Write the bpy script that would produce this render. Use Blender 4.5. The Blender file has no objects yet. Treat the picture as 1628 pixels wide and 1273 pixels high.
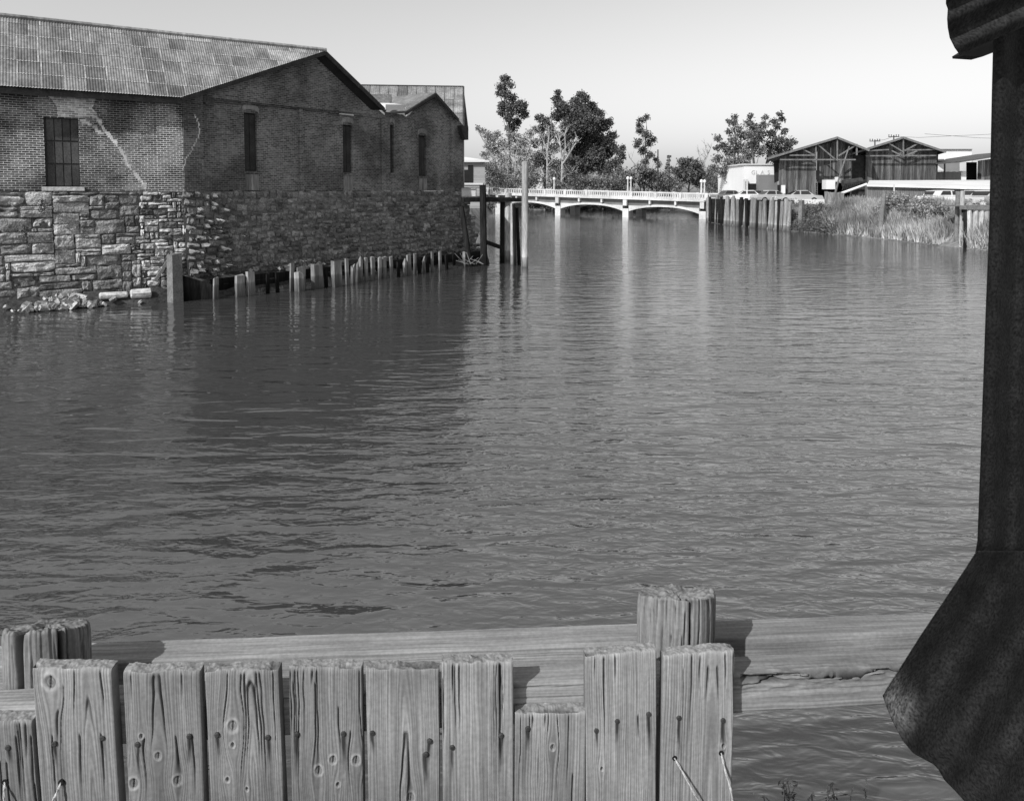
import bpy, math, random
import numpy as np
from mathutils import Vector, Matrix, noise as mnoise

# ------------------------------------------------------------------ camera, world, sun, exposure
S = bpy.context.scene
COL = S.collection
random.seed(11)
rng = np.random.default_rng(11)
rad = math.radians
F, CX, HY = 1150.0, 814.0, 303.0          # focal length in photo pixels, centre column, horizon row
EYE = 4.0                                  # eye height above the water (m)
TH = math.atan(F / 20000.0)
PPY = HY + F * math.tan(TH)
SKY_RED, SKY_BLUE = .20, 1.14                # film response
SUN_AZ, SUN_EL = 221.0, 38.0               # azimuth clockwise from the view direction (+Y)
cam = bpy.data.cameras.new('camera')
cam.sensor_fit = 'HORIZONTAL'; cam.sensor_width = 36.0
cam.lens = F / 1628 * 36
cam.shift_y = -(636.5 - PPY) / 1628
cam.clip_start = 0.1; cam.clip_end = 6000
camo = bpy.data.objects.new('camera', cam); COL.objects.link(camo)
camo.location = (0, 0, EYE); camo.rotation_euler = (math.pi / 2 - TH, 0, 0)
S.camera = camo

W = bpy.data.worlds.new('World'); S.world = W; W.use_nodes = True
wn, wl = W.node_tree.nodes, W.node_tree.links
sky = wn.new('ShaderNodeTexSky'); sky.sky_type = 'NISHITA'; sky.sun_disc = False
sky.sun_elevation = rad(SUN_EL); sky.sun_rotation = rad(SUN_AZ)
sky.air_density = 1.0; sky.dust_density = 1.5; sky.ozone_density = 1.0
bwn = wn.new('ShaderNodeSeparateColor')    # black-and-white film: a neutral sky, weighted towards the blue the film sees best
wl.new(sky.outputs[0], bwn.inputs[0])
film = wn.new('ShaderNodeMath'); film.operation = 'MULTIPLY_ADD'
wl.new(bwn.outputs[0], film.inputs[0]); film.inputs[1].default_value = SKY_RED
sb_ = wn.new('ShaderNodeMath'); sb_.operation = 'MULTIPLY'; wl.new(bwn.outputs[2], sb_.inputs[0]); sb_.inputs[1].default_value = SKY_BLUE
wl.new(sb_.outputs[0], film.inputs[2])
bg = wn['Background']; bg.inputs[1].default_value = 0.115
wl.new(film.outputs[0], bg.inputs[0])

sl = bpy.data.lights.new('sun', 'SUN'); sl.energy = 4.8; sl.angle = rad(0.5); sl.color = (1, 1, 1)
so = bpy.data.objects.new('sun', sl); COL.objects.link(so)
sd = Vector((math.sin(rad(SUN_AZ)) * math.cos(rad(SUN_EL)), math.cos(rad(SUN_AZ)) * math.cos(rad(SUN_EL)), math.sin(rad(SUN_EL))))
so.rotation_euler = sd.to_track_quat('Z', 'Y').to_euler(); so.location = sd * 50 + Vector((0, 0, 20))
S.view_settings.view_transform = 'Standard'; S.view_settings.look = 'None'
S.view_settings.exposure = 0.0; S.view_settings.gamma = 1.0; S.view_settings.use_curve_mapping = False
S.cycles.max_bounces = 6

# ------------------------------------------------------------------ helpers
CAMP = Vector((0, 0, EYE))
def ray(px, py):
    u, v = (px - CX) / F, (PPY - py) / F
    c, s = math.cos(TH), math.sin(TH)
    return Vector((u, c + v * s, -s + v * c))
def at_y(px, py, Y):
    r = ray(px, py); return CAMP + r * (Y / r.y)
def at_z(px, py, Z=0.0):
    r = ray(px, py); return CAMP + r * ((Z - EYE) / r.z)
def on_plane(px, py, P, N):
    r = ray(px, py); return CAMP + r * ((P - CAMP).dot(N) / r.dot(N))
def V(*a): return Vector(a)
UP = V(0, 0, 1)
WLOC = {}

def tag(o, label, cat, group=None, kind=None):
    if label: o['label'] = label
    if cat: o['category'] = cat
    if group: o['group'] = group
    if kind: o['kind'] = kind
    return o
def thing(name, loc, label, cat, group=None):
    o = bpy.data.objects.new(name, None); COL.objects.link(o); o.location = loc
    o.empty_display_size = 0.2
    WLOC[o.name] = Vector(loc)
    return tag(o, label, cat, group)
def link_mesh(name, me, parent=None, loc=None, matrix=None):
    o = bpy.data.objects.new(name, me); COL.objects.link(o)
    if parent is not None:
        o.parent = parent; w = WLOC[parent.name]
    else:
        w = Vector((0, 0, 0))
    if matrix is not None:
        o.matrix_local = Matrix.Translation(-w) @ matrix
        WLOC[o.name] = w
    else:
        o.location = (loc - w) if loc is not None else (0, 0, 0)
        WLOC[o.name] = Vector(loc) if loc is not None else w
    return o

class MB:
    """collects faces in world space; build() makes ONE mesh object of them"""
    def __init__(s): s.v = []; s.f = []; s.uv = []; s.m = []; s.mi = 0
    def face(s, pts, uv=None):
        i = len(s.v); s.v += [tuple(p) for p in pts]; s.f.append(tuple(range(i, i + len(pts)))); s.m.append(s.mi)
        s.uv += uv if uv else [(0, 0)] * len(pts)
    def hexa(s, a):      # a: 4 bottom (ccw seen from above) + 4 top
        for q in ((3, 2, 1, 0), (4, 5, 6, 7), (0, 1, 5, 4), (1, 2, 6, 5), (2, 3, 7, 6), (3, 0, 4, 7)):
            s.face([a[k] for k in q])
    def box(s, c, size, ax=None, ay=None, az=None):
        ax = (ax or V(1, 0, 0)) * size[0] / 2; ay = (ay or V(0, 1, 0)) * size[1] / 2; az = (az or UP) * size[2] / 2
        c = Vector(c)
        s.hexa([c - ax - ay - az, c + ax - ay - az, c + ax + ay - az, c - ax + ay - az,
                c - ax - ay + az, c + ax - ay + az, c + ax + ay + az, c - ax + ay + az])
    def bar(s, a, b, w, h, up=None):      # square bar from a to b
        a, b = Vector(a), Vector(b); d = (b - a); L = d.length; d.normalize()
        u = up or (UP if abs(d.z) < .9 else V(0, 1, 0))
        r = d.cross(u).normalized(); u2 = r.cross(d)
        s.box((a + b) / 2, (w, L, h), r, d, u2)
    def prism(s, poly, vec):
        poly = [Vector(p) for p in poly]; vec = Vector(vec); top = [p + vec for p in poly]
        s.face(poly[::-1]); s.face(top)
        n = len(poly)
        for i in range(n):
            j = (i + 1) % n; s.face([poly[i], poly[j], top[j], top[i]])
    def tube(s, pts, rr, n=8, cap=True, jit=0.0):
        pts = [Vector(p) for p in pts]; rings = []
        if not hasattr(rr, '__len__'): rr = [rr] * len(pts)
        for i, p in enumerate(pts):
            d = (pts[min(i + 1, len(pts) - 1)] - pts[max(i - 1, 0)]).normalized()
            a = V(1, 0, 0) if abs(d.x) < .8 else V(0, 1, 0)
            r = d.cross(a).normalized(); u = r.cross(d)
            rings.append([p + (r * math.cos(2 * math.pi * k / n) + u * math.sin(2 * math.pi * k / n)) * rr[i] * (1 + jit * random.uniform(-1, 1)) for k in range(n)])
        for i in range(len(pts) - 1):
            for k in range(n):
                k2 = (k + 1) % n
                s.face([rings[i][k2], rings[i][k], rings[i + 1][k], rings[i + 1][k2]])
        if cap:
            s.face(rings[0]); s.face(rings[-1][::-1])
    def build(s, name, mat, parent=None, smooth=False, loc=None, weld=False, free=False):
        if loc is None and parent is None and s.v:
            a = np.array(s.v); loc = Vector((a[:, 0].mean(), a[:, 1].mean(), a[:, 2].min()))
        w = WLOC[parent.name] if parent is not None else Vector(loc)
        me = bpy.data.meshes.new(name)
        a = np.array(s.v, dtype=float) - np.array(w)
        me.from_pydata([tuple(x) for x in a], [], s.f)
        u = me.uv_layers.new(name='UVMap')
        u.data.foreach_set('uv', np.array(s.uv, dtype=np.float32).ravel())
        mats = mat if isinstance(mat, (list, tuple)) else [mat]
        for m in mats: me.materials.append(m)
        if len(mats) > 1: me.polygons.foreach_set('material_index', s.m)
        if weld:
            import bmesh
            bm = bmesh.new(); bm.from_mesh(me); bmesh.ops.remove_doubles(bm, verts=bm.verts, dist=1e-4)
            bmesh.ops.recalc_face_normals(bm, faces=bm.faces); bm.to_mesh(me); bm.free()
        if smooth: me.polygons.foreach_set('use_smooth', [True] * len(me.polygons))
        me.update()
        if free: return me
        return link_mesh(name, me, parent, None if parent is not None else Vector(loc))

def np_mesh(name, verts, faces, mat, col=None, smooth=False):
    """verts (n,3), faces (m,k) constant k"""
    me = bpy.data.meshes.new(name)
    n, (m, k) = len(verts), faces.shape
    me.vertices.add(n); me.vertices.foreach_set('co', np.asarray(verts, np.float32).ravel())
    me.loops.add(m * k); me.loops.foreach_set('vertex_index', np.asarray(faces, np.int32).ravel())
    me.polygons.add(m); me.polygons.foreach_set('loop_start', np.arange(0, m * k, k, dtype=np.int32))
    me.polygons.foreach_set('loop_total', np.full(m, k, np.int32))
    me.update(calc_edges=True)
    if col is not None:
        at = me.color_attributes.new('Col', 'FLOAT_COLOR', 'POINT')
        c = np.ones((n, 4), np.float32); c[:, :3] = np.asarray(col, np.float32)[:, None]
        at.data.foreach_set('color', c.ravel())
    if smooth: me.polygons.foreach_set('use_smooth', np.ones(m, bool))
    me.materials.append(mat); me.validate(); me.update()
    return me
def grid_faces(nu, nv, wrap=False):
    i = np.arange(nu - 1)[:, None] * nv; j = np.arange(nv if wrap else nv - 1)[None, :]
    j2 = (j + 1) % nv
    return np.stack([(i + j), (i + j2), (i + nv + j2), (i + nv + j)], -1).reshape(-1, 4)

def vnoise(x, y, seed=0):
    """smooth value noise on arrays"""
    x = np.asarray(x, float); y = np.asarray(y, float)
    xi, yi = np.floor(x).astype(np.int64), np.floor(y).astype(np.int64); fx, fy = x - xi, y - yi
    fx = fx * fx * (3 - 2 * fx); fy = fy * fy * (3 - 2 * fy)
    def h(a, b):
        n = (a * 374761393 + b * 668265263 + seed * 974711) & 0x7fffffff
        n = ((n ^ (n >> 13)) * 1274126177) & 0x7fffffff
        n = (n ^ (n >> 16)) & 0xffff
        return n / 65535.0
    return (h(xi, yi) * (1 - fx) + h(xi + 1, yi) * fx) * (1 - fy) + (h(xi, yi + 1) * (1 - fx) + h(xi + 1, yi + 1) * fx) * fy
def fbm(x, y, seed=0, o=3):
    r = 0; a = .5; t = 0
    for k in range(o):
        r = r + a * vnoise(x * 2 ** k, y * 2 ** k, seed + 17 * k); t += a; a *= .5
    return r / t

# ------------------------------------------------------------------ materials
ALB = .8
def mat(name, c, var=.3, scale=2.0, stretch=(1, 1, 1), fine=.25, fscale=20., rough=.85, spec=.25, bump=.3, bdist=.02,
        island=0., objrand=0., tide=None, attr=False, stain=0., detail=5):
    m = bpy.data.materials.new(name); m.use_nodes = True
    n, l = m.node_tree.nodes, m.node_tree.links
    b = n['Principled BSDF']; b.inputs['Roughness'].default_value = rough; b.inputs['Specular IOR Level'].default_value = spec
    geo = n.new('ShaderNodeNewGeometry')
    mp = n.new('ShaderNodeMapping'); mp.inputs['Scale'].default_value = stretch
    l.new(geo.outputs['Position'], mp.inputs[0])
    def M(op, a, bb):
        q = n.new('ShaderNodeMath'); q.operation = op
        for i, x in ((0, a), (1, bb)):
            if isinstance(x, (int, float)): q.inputs[i].default_value = x
            else: l.new(x, q.inputs[i])
        return q.outputs[0]
    def nz(sc, det=5, src=None):
        q = n.new('ShaderNodeTexNoise'); q.inputs['Scale'].default_value = sc; q.inputs['Detail'].default_value = det
        l.new(src or mp.outputs[0], q.inputs['Vector']); return q.outputs['Fac']
    def rng_(x, lo, hi, f0=.3, f1=.7):
        q = n.new('ShaderNodeMapRange'); l.new(x, q.inputs[0]); q.inputs[1].default_value = f0; q.inputs[2].default_value = f1
        q.inputs[3].default_value = lo; q.inputs[4].default_value = hi; return q.outputs[0]
    n1 = nz(scale, detail); n2 = nz(fscale, 4)
    v = M('MULTIPLY', rng_(n1, 1 - var, 1 + var), rng_(n2, 1 - fine, 1 + fine))
    if attr:
        a = n.new('ShaderNodeVertexColor'); a.layer_name = 'Col'
        s = n.new('ShaderNodeSeparateColor'); l.new(a.outputs[0], s.inputs[0]); v = M('MULTIPLY', v, s.outputs[0])
    if island: v = M('MULTIPLY', v, rng_(geo.outputs['Random Per Island'], 1 - island, 1 + island, 0, 1))
    if objrand:
        oi = n.new('ShaderNodeObjectInfo'); v = M('MULTIPLY', v, rng_(oi.outputs['Random'], 1 - objrand, 1 + objrand, 0, 1))
    if stain:      # large irregular soot and damp stains
        v = M('MULTIPLY', v, rng_(nz(.35, 6, geo.outputs['Position']), 1 - stain, 1.0, .42, .58))
    if tide:       # list of (height, factor): the marks left by the tide on wood and stone
        sx = n.new('ShaderNodeSeparateXYZ'); l.new(geo.outputs['Position'], sx.inputs[0])
        z = M('ADD', sx.outputs[2], M('MULTIPLY', M('SUBTRACT', n1, .5), .12))
        cr = n.new('ShaderNodeValToRGB'); l.new(M('MULTIPLY', z, .2), cr.inputs[0])
        els = cr.color_ramp.elements
        while len(els) < len(tide): els.new(0)
        for e, (h, f) in zip(els, tide): e.position = max(0, h * .2); e.color = (f, f, f, 1)
        v = M('MULTIPLY', v, cr.outputs[0])
    v = M('MULTIPLY', v, c * ALB)
    cc = n.new('ShaderNodeCombineColor')
    for i in range(3): l.new(v, cc.inputs[i])
    l.new(cc.outputs[0], b.inputs['Base Color'])
    if bump:
        bp = n.new('ShaderNodeBump'); bp.inputs['Strength'].default_value = bump; bp.inputs['Distance'].default_value = bdist
        l.new(M('ADD', n1, M('MULTIPLY', n2, .5)), bp.inputs['Height']); l.new(bp.outputs[0], b.inputs['Normal'])
    return m

def brick_mat(name, base, light, mortar, worn=.5, bw=.21, bh=.075):
    """laid brickwork on a UV in metres: each brick its own tone, pale joints, worn patches"""
    m = bpy.data.materials.new(name); m.use_nodes = True
    n, l = m.node_tree.nodes, m.node_tree.links
    b = n['Principled BSDF']; b.inputs['Roughness'].default_value = .9; b.inputs['Specular IOR Level'].default_value = .15
    uv = n.new('ShaderNodeUVMap'); geo = n.new('ShaderNodeNewGeometry')
    nzw = n.new('ShaderNodeTexNoise'); nzw.inputs['Scale'].default_value = 1.3
    l.new(uv.outputs[0], nzw.inputs[0])
    add = n.new('ShaderNodeMixRGB'); add.blend_type = 'LINEAR_LIGHT'; add.inputs[0].default_value = .02
    l.new(uv.outputs[0], add.inputs[1]); l.new(nzw.outputs['Color'], add.inputs[2])
    br = n.new('ShaderNodeTexBrick'); l.new(add.outputs[0], br.inputs['Vector'])
    br.inputs['Scale'].default_value = 1; br.inputs['Brick Width'].default_value = bw; br.inputs['Row Height'].default_value = bh
    br.inputs['Mortar Size'].default_value = .009; br.inputs['Mortar Smooth'].default_value = .3; br.inputs['Bias'].default_value = -.1
    g = lambda x: (x * ALB, x * ALB, x * ALB, 1)
    br.inputs['Color1'].default_value = g(base * .6); br.inputs['Color2'].default_value = g(base * 1.5); br.inputs['Mortar'].default_value = g(mortar)
    def nz(sc, det=6, src=None):
        q = n.new('ShaderNodeTexNoise'); q.inputs['Scale'].default_value = sc; q.inputs['Detail'].default_value = det
        l.new(src or geo.outputs['Position'], q.inputs['Vector']); return q.outputs['Fac']
    def mr(x, f0, f1, lo, hi):
        q = n.new('ShaderNodeMapRange'); l.new(x, q.inputs[0])
        for i, k in enumerate((f0, f1, lo, hi)): q.inputs[i + 1].default_value = k
        return q.outputs[0]
    mul = n.new('ShaderNodeMixRGB'); mul.blend_type = 'MULTIPLY'; mul.inputs[0].default_value = 1
    l.new(br.outputs['Color'], mul.inputs[1])
    st = mr(nz(.55), .4, .62, 1 - worn, 1.15); l.new(st, mul.inputs[2])
    # patches where the face has spalled to a paler tone
    mx = n.new('ShaderNodeMixRGB'); l.new(mr(nz(1.1, 8), .56, .70, 0, .45), mx.inputs[0]); l.new(mul.outputs[0], mx.inputs[1]); mx.inputs[2].default_value = g(light)
    mul2 = n.new('ShaderNodeMixRGB'); mul2.blend_type = 'MULTIPLY'; mul2.inputs[0].default_value = 1
    l.new(mx.outputs[0], mul2.inputs[1]); l.new(mr(nz(9, 3), .3, .7, .75, 1.25), mul2.inputs[2])
    l.new(mul2.outputs[0], b.inputs['Base Color'])
    bp = n.new('ShaderNodeBump'); bp.inputs['Strength'].default_value = .6; bp.inputs['Distance'].default_value = .012; bp.invert = True
    l.new(br.outputs['Fac'], bp.inputs['Height'])
    bp2 = n.new('ShaderNodeBump'); bp2.inputs['Strength'].default_value = .4; bp2.inputs['Distance'].default_value = .02
    l.new(nz(14, 4), bp2.inputs['Height']); l.new(bp.outputs[0], bp2.inputs['Normal']); l.new(bp2.outputs[0], b.inputs['Normal'])
    return m

TIDE = [(0, .35), (.18, .5), (.5, .75), (.56, 1.25), (1.1, 1.0)]
MT = {}
MT['stone'] = mat('quarry_stone', .34, .45, 2.2, fine=.45, fscale=18, bump=1.0, bdist=.07, objrand=.45, stain=.5, tide=[(0, .35), (.25, .6), (.6, 1.0), (1, 1)])
MT['rubble'] = mat('rubble_stone', .20, .4, 2.5, fine=.35, fscale=16, bump=.9, bdist=.04, objrand=.4, island=.4, tide=[(0, .3), (.3, .5), (1.2, 1), (2, 1)])
MT['mortar'] = mat('old_mortar', .075, .4, 1.5, fine=.4, fscale=12, bump=1, bdist=.05)
MT['lime'] = mat('lime_render', .58, .25, 2.5, fine=.3, fscale=12, bump=.8, bdist=.03)
MT['dark_mortar'] = mat('damp_mortar', .17, .4, 1.5, fine=.3, bump=1, bdist=.04)
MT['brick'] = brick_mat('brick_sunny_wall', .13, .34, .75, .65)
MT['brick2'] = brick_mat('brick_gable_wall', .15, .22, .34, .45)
MT['sheet'] = mat('galvanised_sheet', .25, .3, 1.6, (1, 1, .35), fine=.3, fscale=9, rough=.6, spec=.3, bump=.1, bdist=.01, objrand=.36, stain=.3)
MT['sheet_edge_lit'] = mat('sheet_edge_lit', .42, .4, 3, fine=.4, rough=.5, bump=0)  # light caught by the sheet edges, painted as a paler rim
MT['darkwood'] = mat('dark_timber', .045, .4, 3, fine=.4, bump=.5)
MT['door'] = mat('iron_door', .07, .3, 2, fine=.3, rough=.7, bump=.3, objrand=.25)
MT['shutter'] = mat('iron_shutter', .05, .3, 2, fine=.2, rough=.9, spec=.1, bump=.2)
MT['board'] = mat('grey_boarding', .2, .35, 6, (1, 1, .15), fine=.3, bump=.5, objrand=.3, island=.3)
MT['pile'] = mat('weathered_pile', .40, .35, 5, (1, 1, .12), fine=.3, fscale=25, bump=.7, bdist=.03, objrand=.2, tide=TIDE)
MT['stub'] = mat('grey_stub_wood', .24, .35, 5, (1, 1, .12), fine=.3, fscale=25, bump=.7, bdist=.03, objrand=.25, tide=TIDE)
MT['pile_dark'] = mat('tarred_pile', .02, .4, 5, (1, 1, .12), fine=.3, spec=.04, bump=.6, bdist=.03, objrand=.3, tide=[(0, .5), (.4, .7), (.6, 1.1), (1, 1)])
MT['mud'] = mat('mud', .05, .5, 1.3, fine=.5, fscale=9, bump=1, bdist=.08)
MT['debris'] = mat('broken_rubble', .24, .45, 4, fine=.5, bump=1, island=.55, objrand=.3)
MT['concrete'] = mat('pale_concrete', .56, .2, .5, fine=.15, fscale=6, bump=.1)
MT['concrete_shaded'] = mat('shaded_girder_concrete', .15, .25, .6, fine=.15, bump=.1)  # recessed girder: shade of the deck overhang put into its colour
MT['soil'] = mat('dry_soil', .28, .4, .25, fine=.4, fscale=3, bump=.6, bdist=.1)
MT['bank'] = mat('grassy_bank', .2, .4, .35, fine=.4, fscale=4, bump=.8, bdist=.15)
MT['land'] = mat('flat_land', .16, .4, .05, fine=.3, fscale=1, bump=.3)
MT['lot'] = mat('gravel_lot', .34, .25, .3, fine=.2, fscale=5, bump=.2)
MT['bark_pale'] = mat('pale_bark', .38, .3, 2, fine=.3, bump=.5)
MT['bark'] = mat('bark', .13, .35, 2, fine=.3, bump=.5)
MT['leaf_dark'] = mat('dark_leaf', .105, .35, .5, fine=.2, fscale=2, rough=.7, spec=.3, bump=0, island=.55)
MT['leaf_mid'] = mat('mid_leaf', .16, .35, .5, fine=.2, fscale=2, rough=.7, spec=.3, bump=0, island=.55)
MT['leaf_pale'] = mat('pale_leaf', .27, .35, .5, fine=.2, fscale=2, rough=.75, bump=0, island=.5)
MT['twig'] = mat('bare_twig', .3, .3, 1, fine=.3, bump=0, island=.4)
MT['grass'] = mat('dry_grass', .33, .55, .3, fine=.3, fscale=2, bump=0, island=.45)
MT['shedwall'] = mat('shed_boarding', .11, .4, 4, (1, 1, .1), fine=.35, fscale=12, bump=.2, island=.55)
MT['shedroof'] = mat('shed_roof', .10, .3, 1, fine=.3, bump=.2)
MT['timber'] = mat('grey_timber', .17, .3, 3, fine=.3, bump=.3)
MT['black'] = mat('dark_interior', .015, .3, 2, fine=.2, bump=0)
MT['white'] = mat('white_wall', .8, .06, .4, fine=.05, bump=0)
MT['offwhite'] = mat('offwhite_wall', .6, .12, .5, fine=.1, bump=.05)
MT['greywall'] = mat('grey_wall', .22, .12, .6, fine=.1, bump=.1)
MT['paleroof'] = mat('pale_roof', .75, .12, .3, fine=.1, bump=.1)
MT['corr'] = mat('corrugated_wall', .16, .25, 2, (1, 1, .2), fine=.2, bump=.1)
MT['glass'] = mat('dark_glass', .03, .1, 1, fine=.1, rough=.12, spec=.6, bump=0)
MT['chrome'] = mat('bright_metal', .6, .1, 1, fine=.05, rough=.3, spec=.8, bump=0)
MT['tyre'] = mat('rubber', .02, .2, 3, fine=.1, bump=0)
MT['wood'] = mat('weathered_wood', 1.0, .12, 3, fine=.12, fscale=60, rough=.88, spec=.2, bump=.25, bdist=.004, attr=True)
MT['nail'] = mat('rusty_iron', .045, .3, 30, fine=.3, fscale=90, rough=.75, bump=.4, bdist=.002)
MT['twine'] = mat('twine', .5, .25, 60, fine=.3, fscale=200, bump=.5, bdist=.002)
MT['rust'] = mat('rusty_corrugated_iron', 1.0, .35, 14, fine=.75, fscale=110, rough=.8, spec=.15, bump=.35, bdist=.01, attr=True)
MT['wire'] = mat('wire', .05, .1, 1, fine=.1, bump=0)
for k_, c_ in (('car_white', .75), ('car_pale', .45), ('car_grey', .18), ('car_dark', .05)):
    MT[k_] = mat(k_, c_, .06, 1, fine=.04, rough=.25, spec=.6, bump=0)
# ------------------------------------------------------------------ water
def water_mat():
    m = bpy.data.materials.new('slough_water'); m.use_nodes = True
    n, l = m.node_tree.nodes, m.node_tree.links
    b = n['Principled BSDF']
    b.inputs['Base Color'].default_value = (.040, .040, .040, 1); b.inputs['Roughness'].default_value = .04
    b.inputs['IOR'].default_value = 3.0; b.inputs['Specular IOR Level'].default_value = .5
    geo = n.new('ShaderNodeNewGeometry')
    def nz(scale, sx, sy, rot, det, rough=.5, dist=0.):
        mp = n.new('ShaderNodeMapping'); mp.inputs['Scale'].default_value = (sx, sy, 1); mp.inputs['Rotation'].default_value = (0, 0, rot)
        l.new(geo.outputs['Position'], mp.inputs[0])
        q = n.new('ShaderNodeTexNoise'); q.inputs['Scale'].default_value = scale; q.inputs['Detail'].default_value = det
        q.inputs['Roughness'].default_value = rough; q.inputs['Distortion'].default_value = dist
        l.new(mp.outputs[0], q.inputs['Vector']); return q.outputs['Fac']
    def M(op, a, bb):
        q = n.new('ShaderNodeMath'); q.operation = op
        for i, x in ((0, a), (1, bb)):
            if isinstance(x, (int, float)): q.inputs[i].default_value = x
            else: l.new(x, q.inputs[i])
        return q.outputs[0]
    big = nz(.9, .55, 1.5, rad(8), 1.5, .4, .4)       # wind waves, crests across the channel
    mid = nz(1.75, .42, 1.35, rad(-5), 1.5, .45, .7)
    fine = nz(6.5, .5, 1.25, rad(12), 2.5, .55, .4)
    gust = nz(.09, 1, 1.8, 0, 3)                       # calmer and ruffled patches
    def ss(x, a, b, lo, hi):
        q = n.new('ShaderNodeMapRange'); q.interpolation_type = 'SMOOTHSTEP'; l.new(x, q.inputs[0])
        for i, k in enumerate((a, b, lo, hi)): q.inputs[i + 1].default_value = k
        return q.outputs[0]
    sp = n.new('ShaderNodeSeparateXYZ'); l.new(geo.outputs['Position'], sp.inputs[0])
    wob = M('MULTIPLY', M('SUBTRACT', gust, .5), 26)
    # the brick warehouses shelter the water at their foot; the reach under the bridge lies calm as well
    lee = ss(M('ADD', M('ADD', sp.outputs[0], M('MULTIPLY', sp.outputs[1], .16)), M('MULTIPLY', wob, .35)), -3.5, 1.5, .30, 1.0)
    near = ss(M('ADD', sp.outputs[1], wob), 9, 13, 1.0, 0.0)
    lee = M('MAXIMUM', lee, M('MULTIPLY', near, .8))
    calm = ss(M('ADD', sp.outputs[1], wob), 42, 62, 1.0, .6)
    ruf = M('MULTIPLY', M('MULTIPLY', lee, calm), ss(gust, .35, .65, .7, 1.3))
    chop = ss(sp.outputs[1], 8, 24, 2.6, 1.0)          # short steep chop against the near bank
    h = M('ADD', M('MULTIPLY', big, .022), M('ADD', M('MULTIPLY', M('MULTIPLY', mid, M('POWER', chop, .6)), .037), M('MULTIPLY', M('MULTIPLY', fine, M('MULTIPLY', ruf, chop)), .0105)))
    bp = n.new('ShaderNodeBump'); bp.inputs['Strength'].default_value = 1; bp.inputs['Distance'].default_value = 1.0
    l.new(h, bp.inputs['Height']); l.new(bp.outputs[0], b.inputs['Normal'])
    return m
mb = MB()
mb.face([V(-2500, -40, 0), V(2500, -40, 0), V(2500, 3500, 0), V(-2500, 3500, 0)])
tag(mb.build('water', water_mat(), loc=V(0, 0, 0)), None, None, kind='structure')

# ------------------------------------------------------------------ plan of the brick warehouses
AZ1 = math.atan((2600 - CX) / F); AZ2 = math.atan((1630 - CX) / F)
D1 = V(math.sin(AZ1), math.cos(AZ1), 0); D2 = V(math.sin(AZ2), math.cos(AZ2), 0)
N1 = V(math.cos(AZ1), -math.sin(AZ1), 0); N2 = V(math.cos(AZ2), -math.sin(AZ2), 0)
C0 = at_y(291, HY, 27.0); C0.z = 0
def s2(px, off=0.0):           # distance along the gable wall at which a photo column meets it
    return (on_plane(px, HY, C0 + N2 * off, N2) - C0).dot(D2)
def z2(px, py, off=0.0): return on_plane(px, py, C0 + N2 * off, N2).z
def t1(px, off=0.0): return -(on_plane(px, HY, C0 + N1 * off, N1) - C0).dot(D1)
def z1(px, py, off=0.0): return on_plane(px, py, C0 + N1 * off, N1).z
def w1(t, z, off=0.0): return C0 - D1 * t + N1 * off + UP * z
def w2(s, z, off=0.0): return C0 + D2 * s + N2 * off + UP * z
ZB = 3.98                      # level where the brick stands on the stone

def pierced_wall(mb, fn, s0, s1, z0, top, breaks, opens, depth, off=0.0):
    """wall face on fn(s,z,off) with openings (s0,s1,z0,z1) cut through and reveals of the given depth; top(s) = upper outline"""
    xs = sorted(set([s0, s1] + list(breaks) + [q for o in opens for q in o[:2]]))
    for a, b in zip(xs[:-1], xs[1:]):
        cuts = sorted([(o[2], o[3]) for o in opens if o[0] <= a + 1e-6 and o[1] >= b - 1e-6])
        z = z0
        for c in cuts + [(None, None)]:
            if c[0] is None: q = (z, z, top(b), top(a))
            else: q = (z, z, c[0], c[0])
            mb.face([fn(a, q[0], off), fn(b, q[1], off), fn(b, q[2], off), fn(a, q[3], off)], [(a, q[0]), (b, q[1]), (b, q[2]), (a, q[3])])
            z = c[1]
    for a, b, c, d in opens:
        for (p, q, r, t) in (((a, c), (a, d), 0, 1), ((b, d), (b, c), 0, 1), ((b, c), (a, c), 1, 0), ((a, d), (b, d), 1, 0)):
            P = [fn(p[0], p[1], off), fn(q[0], q[1], off), fn(q[0], q[1], off - depth), fn(p[0], p[1], off - depth)]
            mb.face(P, [(p[0], p[1]), (q[0], q[1]), (q[0] + depth * (r == 0), q[1] + depth * (r == 1)), (p[0] + depth * (r == 0), p[1] + depth * (r == 1))])
def slab(mb, fn, a, b, z0, z1_, off, thick, uvs=True, ztop2=None):
    zt = z1_ if ztop2 is None else ztop2
    P = [fn(a, z0, off - thick), fn(b, z0, off - thick), fn(b, z0, off), fn(a, z0, off), fn(a, z1_, off - thick), fn(b, zt, off - thick), fn(b, zt, off), fn(a, z1_, off)]
    fs = ((3, 2, 6, 7, 0), (0, 1, 2, 3, 1), (7, 6, 5, 4, 1), (0, 3, 7, 4, 2), (2, 1, 5, 6, 2))
    co = [(a, z0), (b, z0), (b, z0), (a, z0), (a, z1_), (b, zt), (b, zt), (a, z1_)]
    for f in fs:
        uv = [co[k] for k in f[:4]]
        if f[4] == 2: uv = [(u + (thick if k in (0, 1, 4, 5) else 0), v) for k, (u, v) in zip(f[:4], uv)]
        if f[4] == 1: uv = [(u, v + (thick if k in (0, 1, 4, 5) else 0)) for k, (u, v) in zip(f[:4], uv)]
        mb.face([P[k] for k in f[:4]], uv)

wh = thing('brick_warehouse', C0 + UP * 0, 'old brick warehouse on a stone base at the left with patched corrugated iron roof', 'warehouse')

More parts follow.
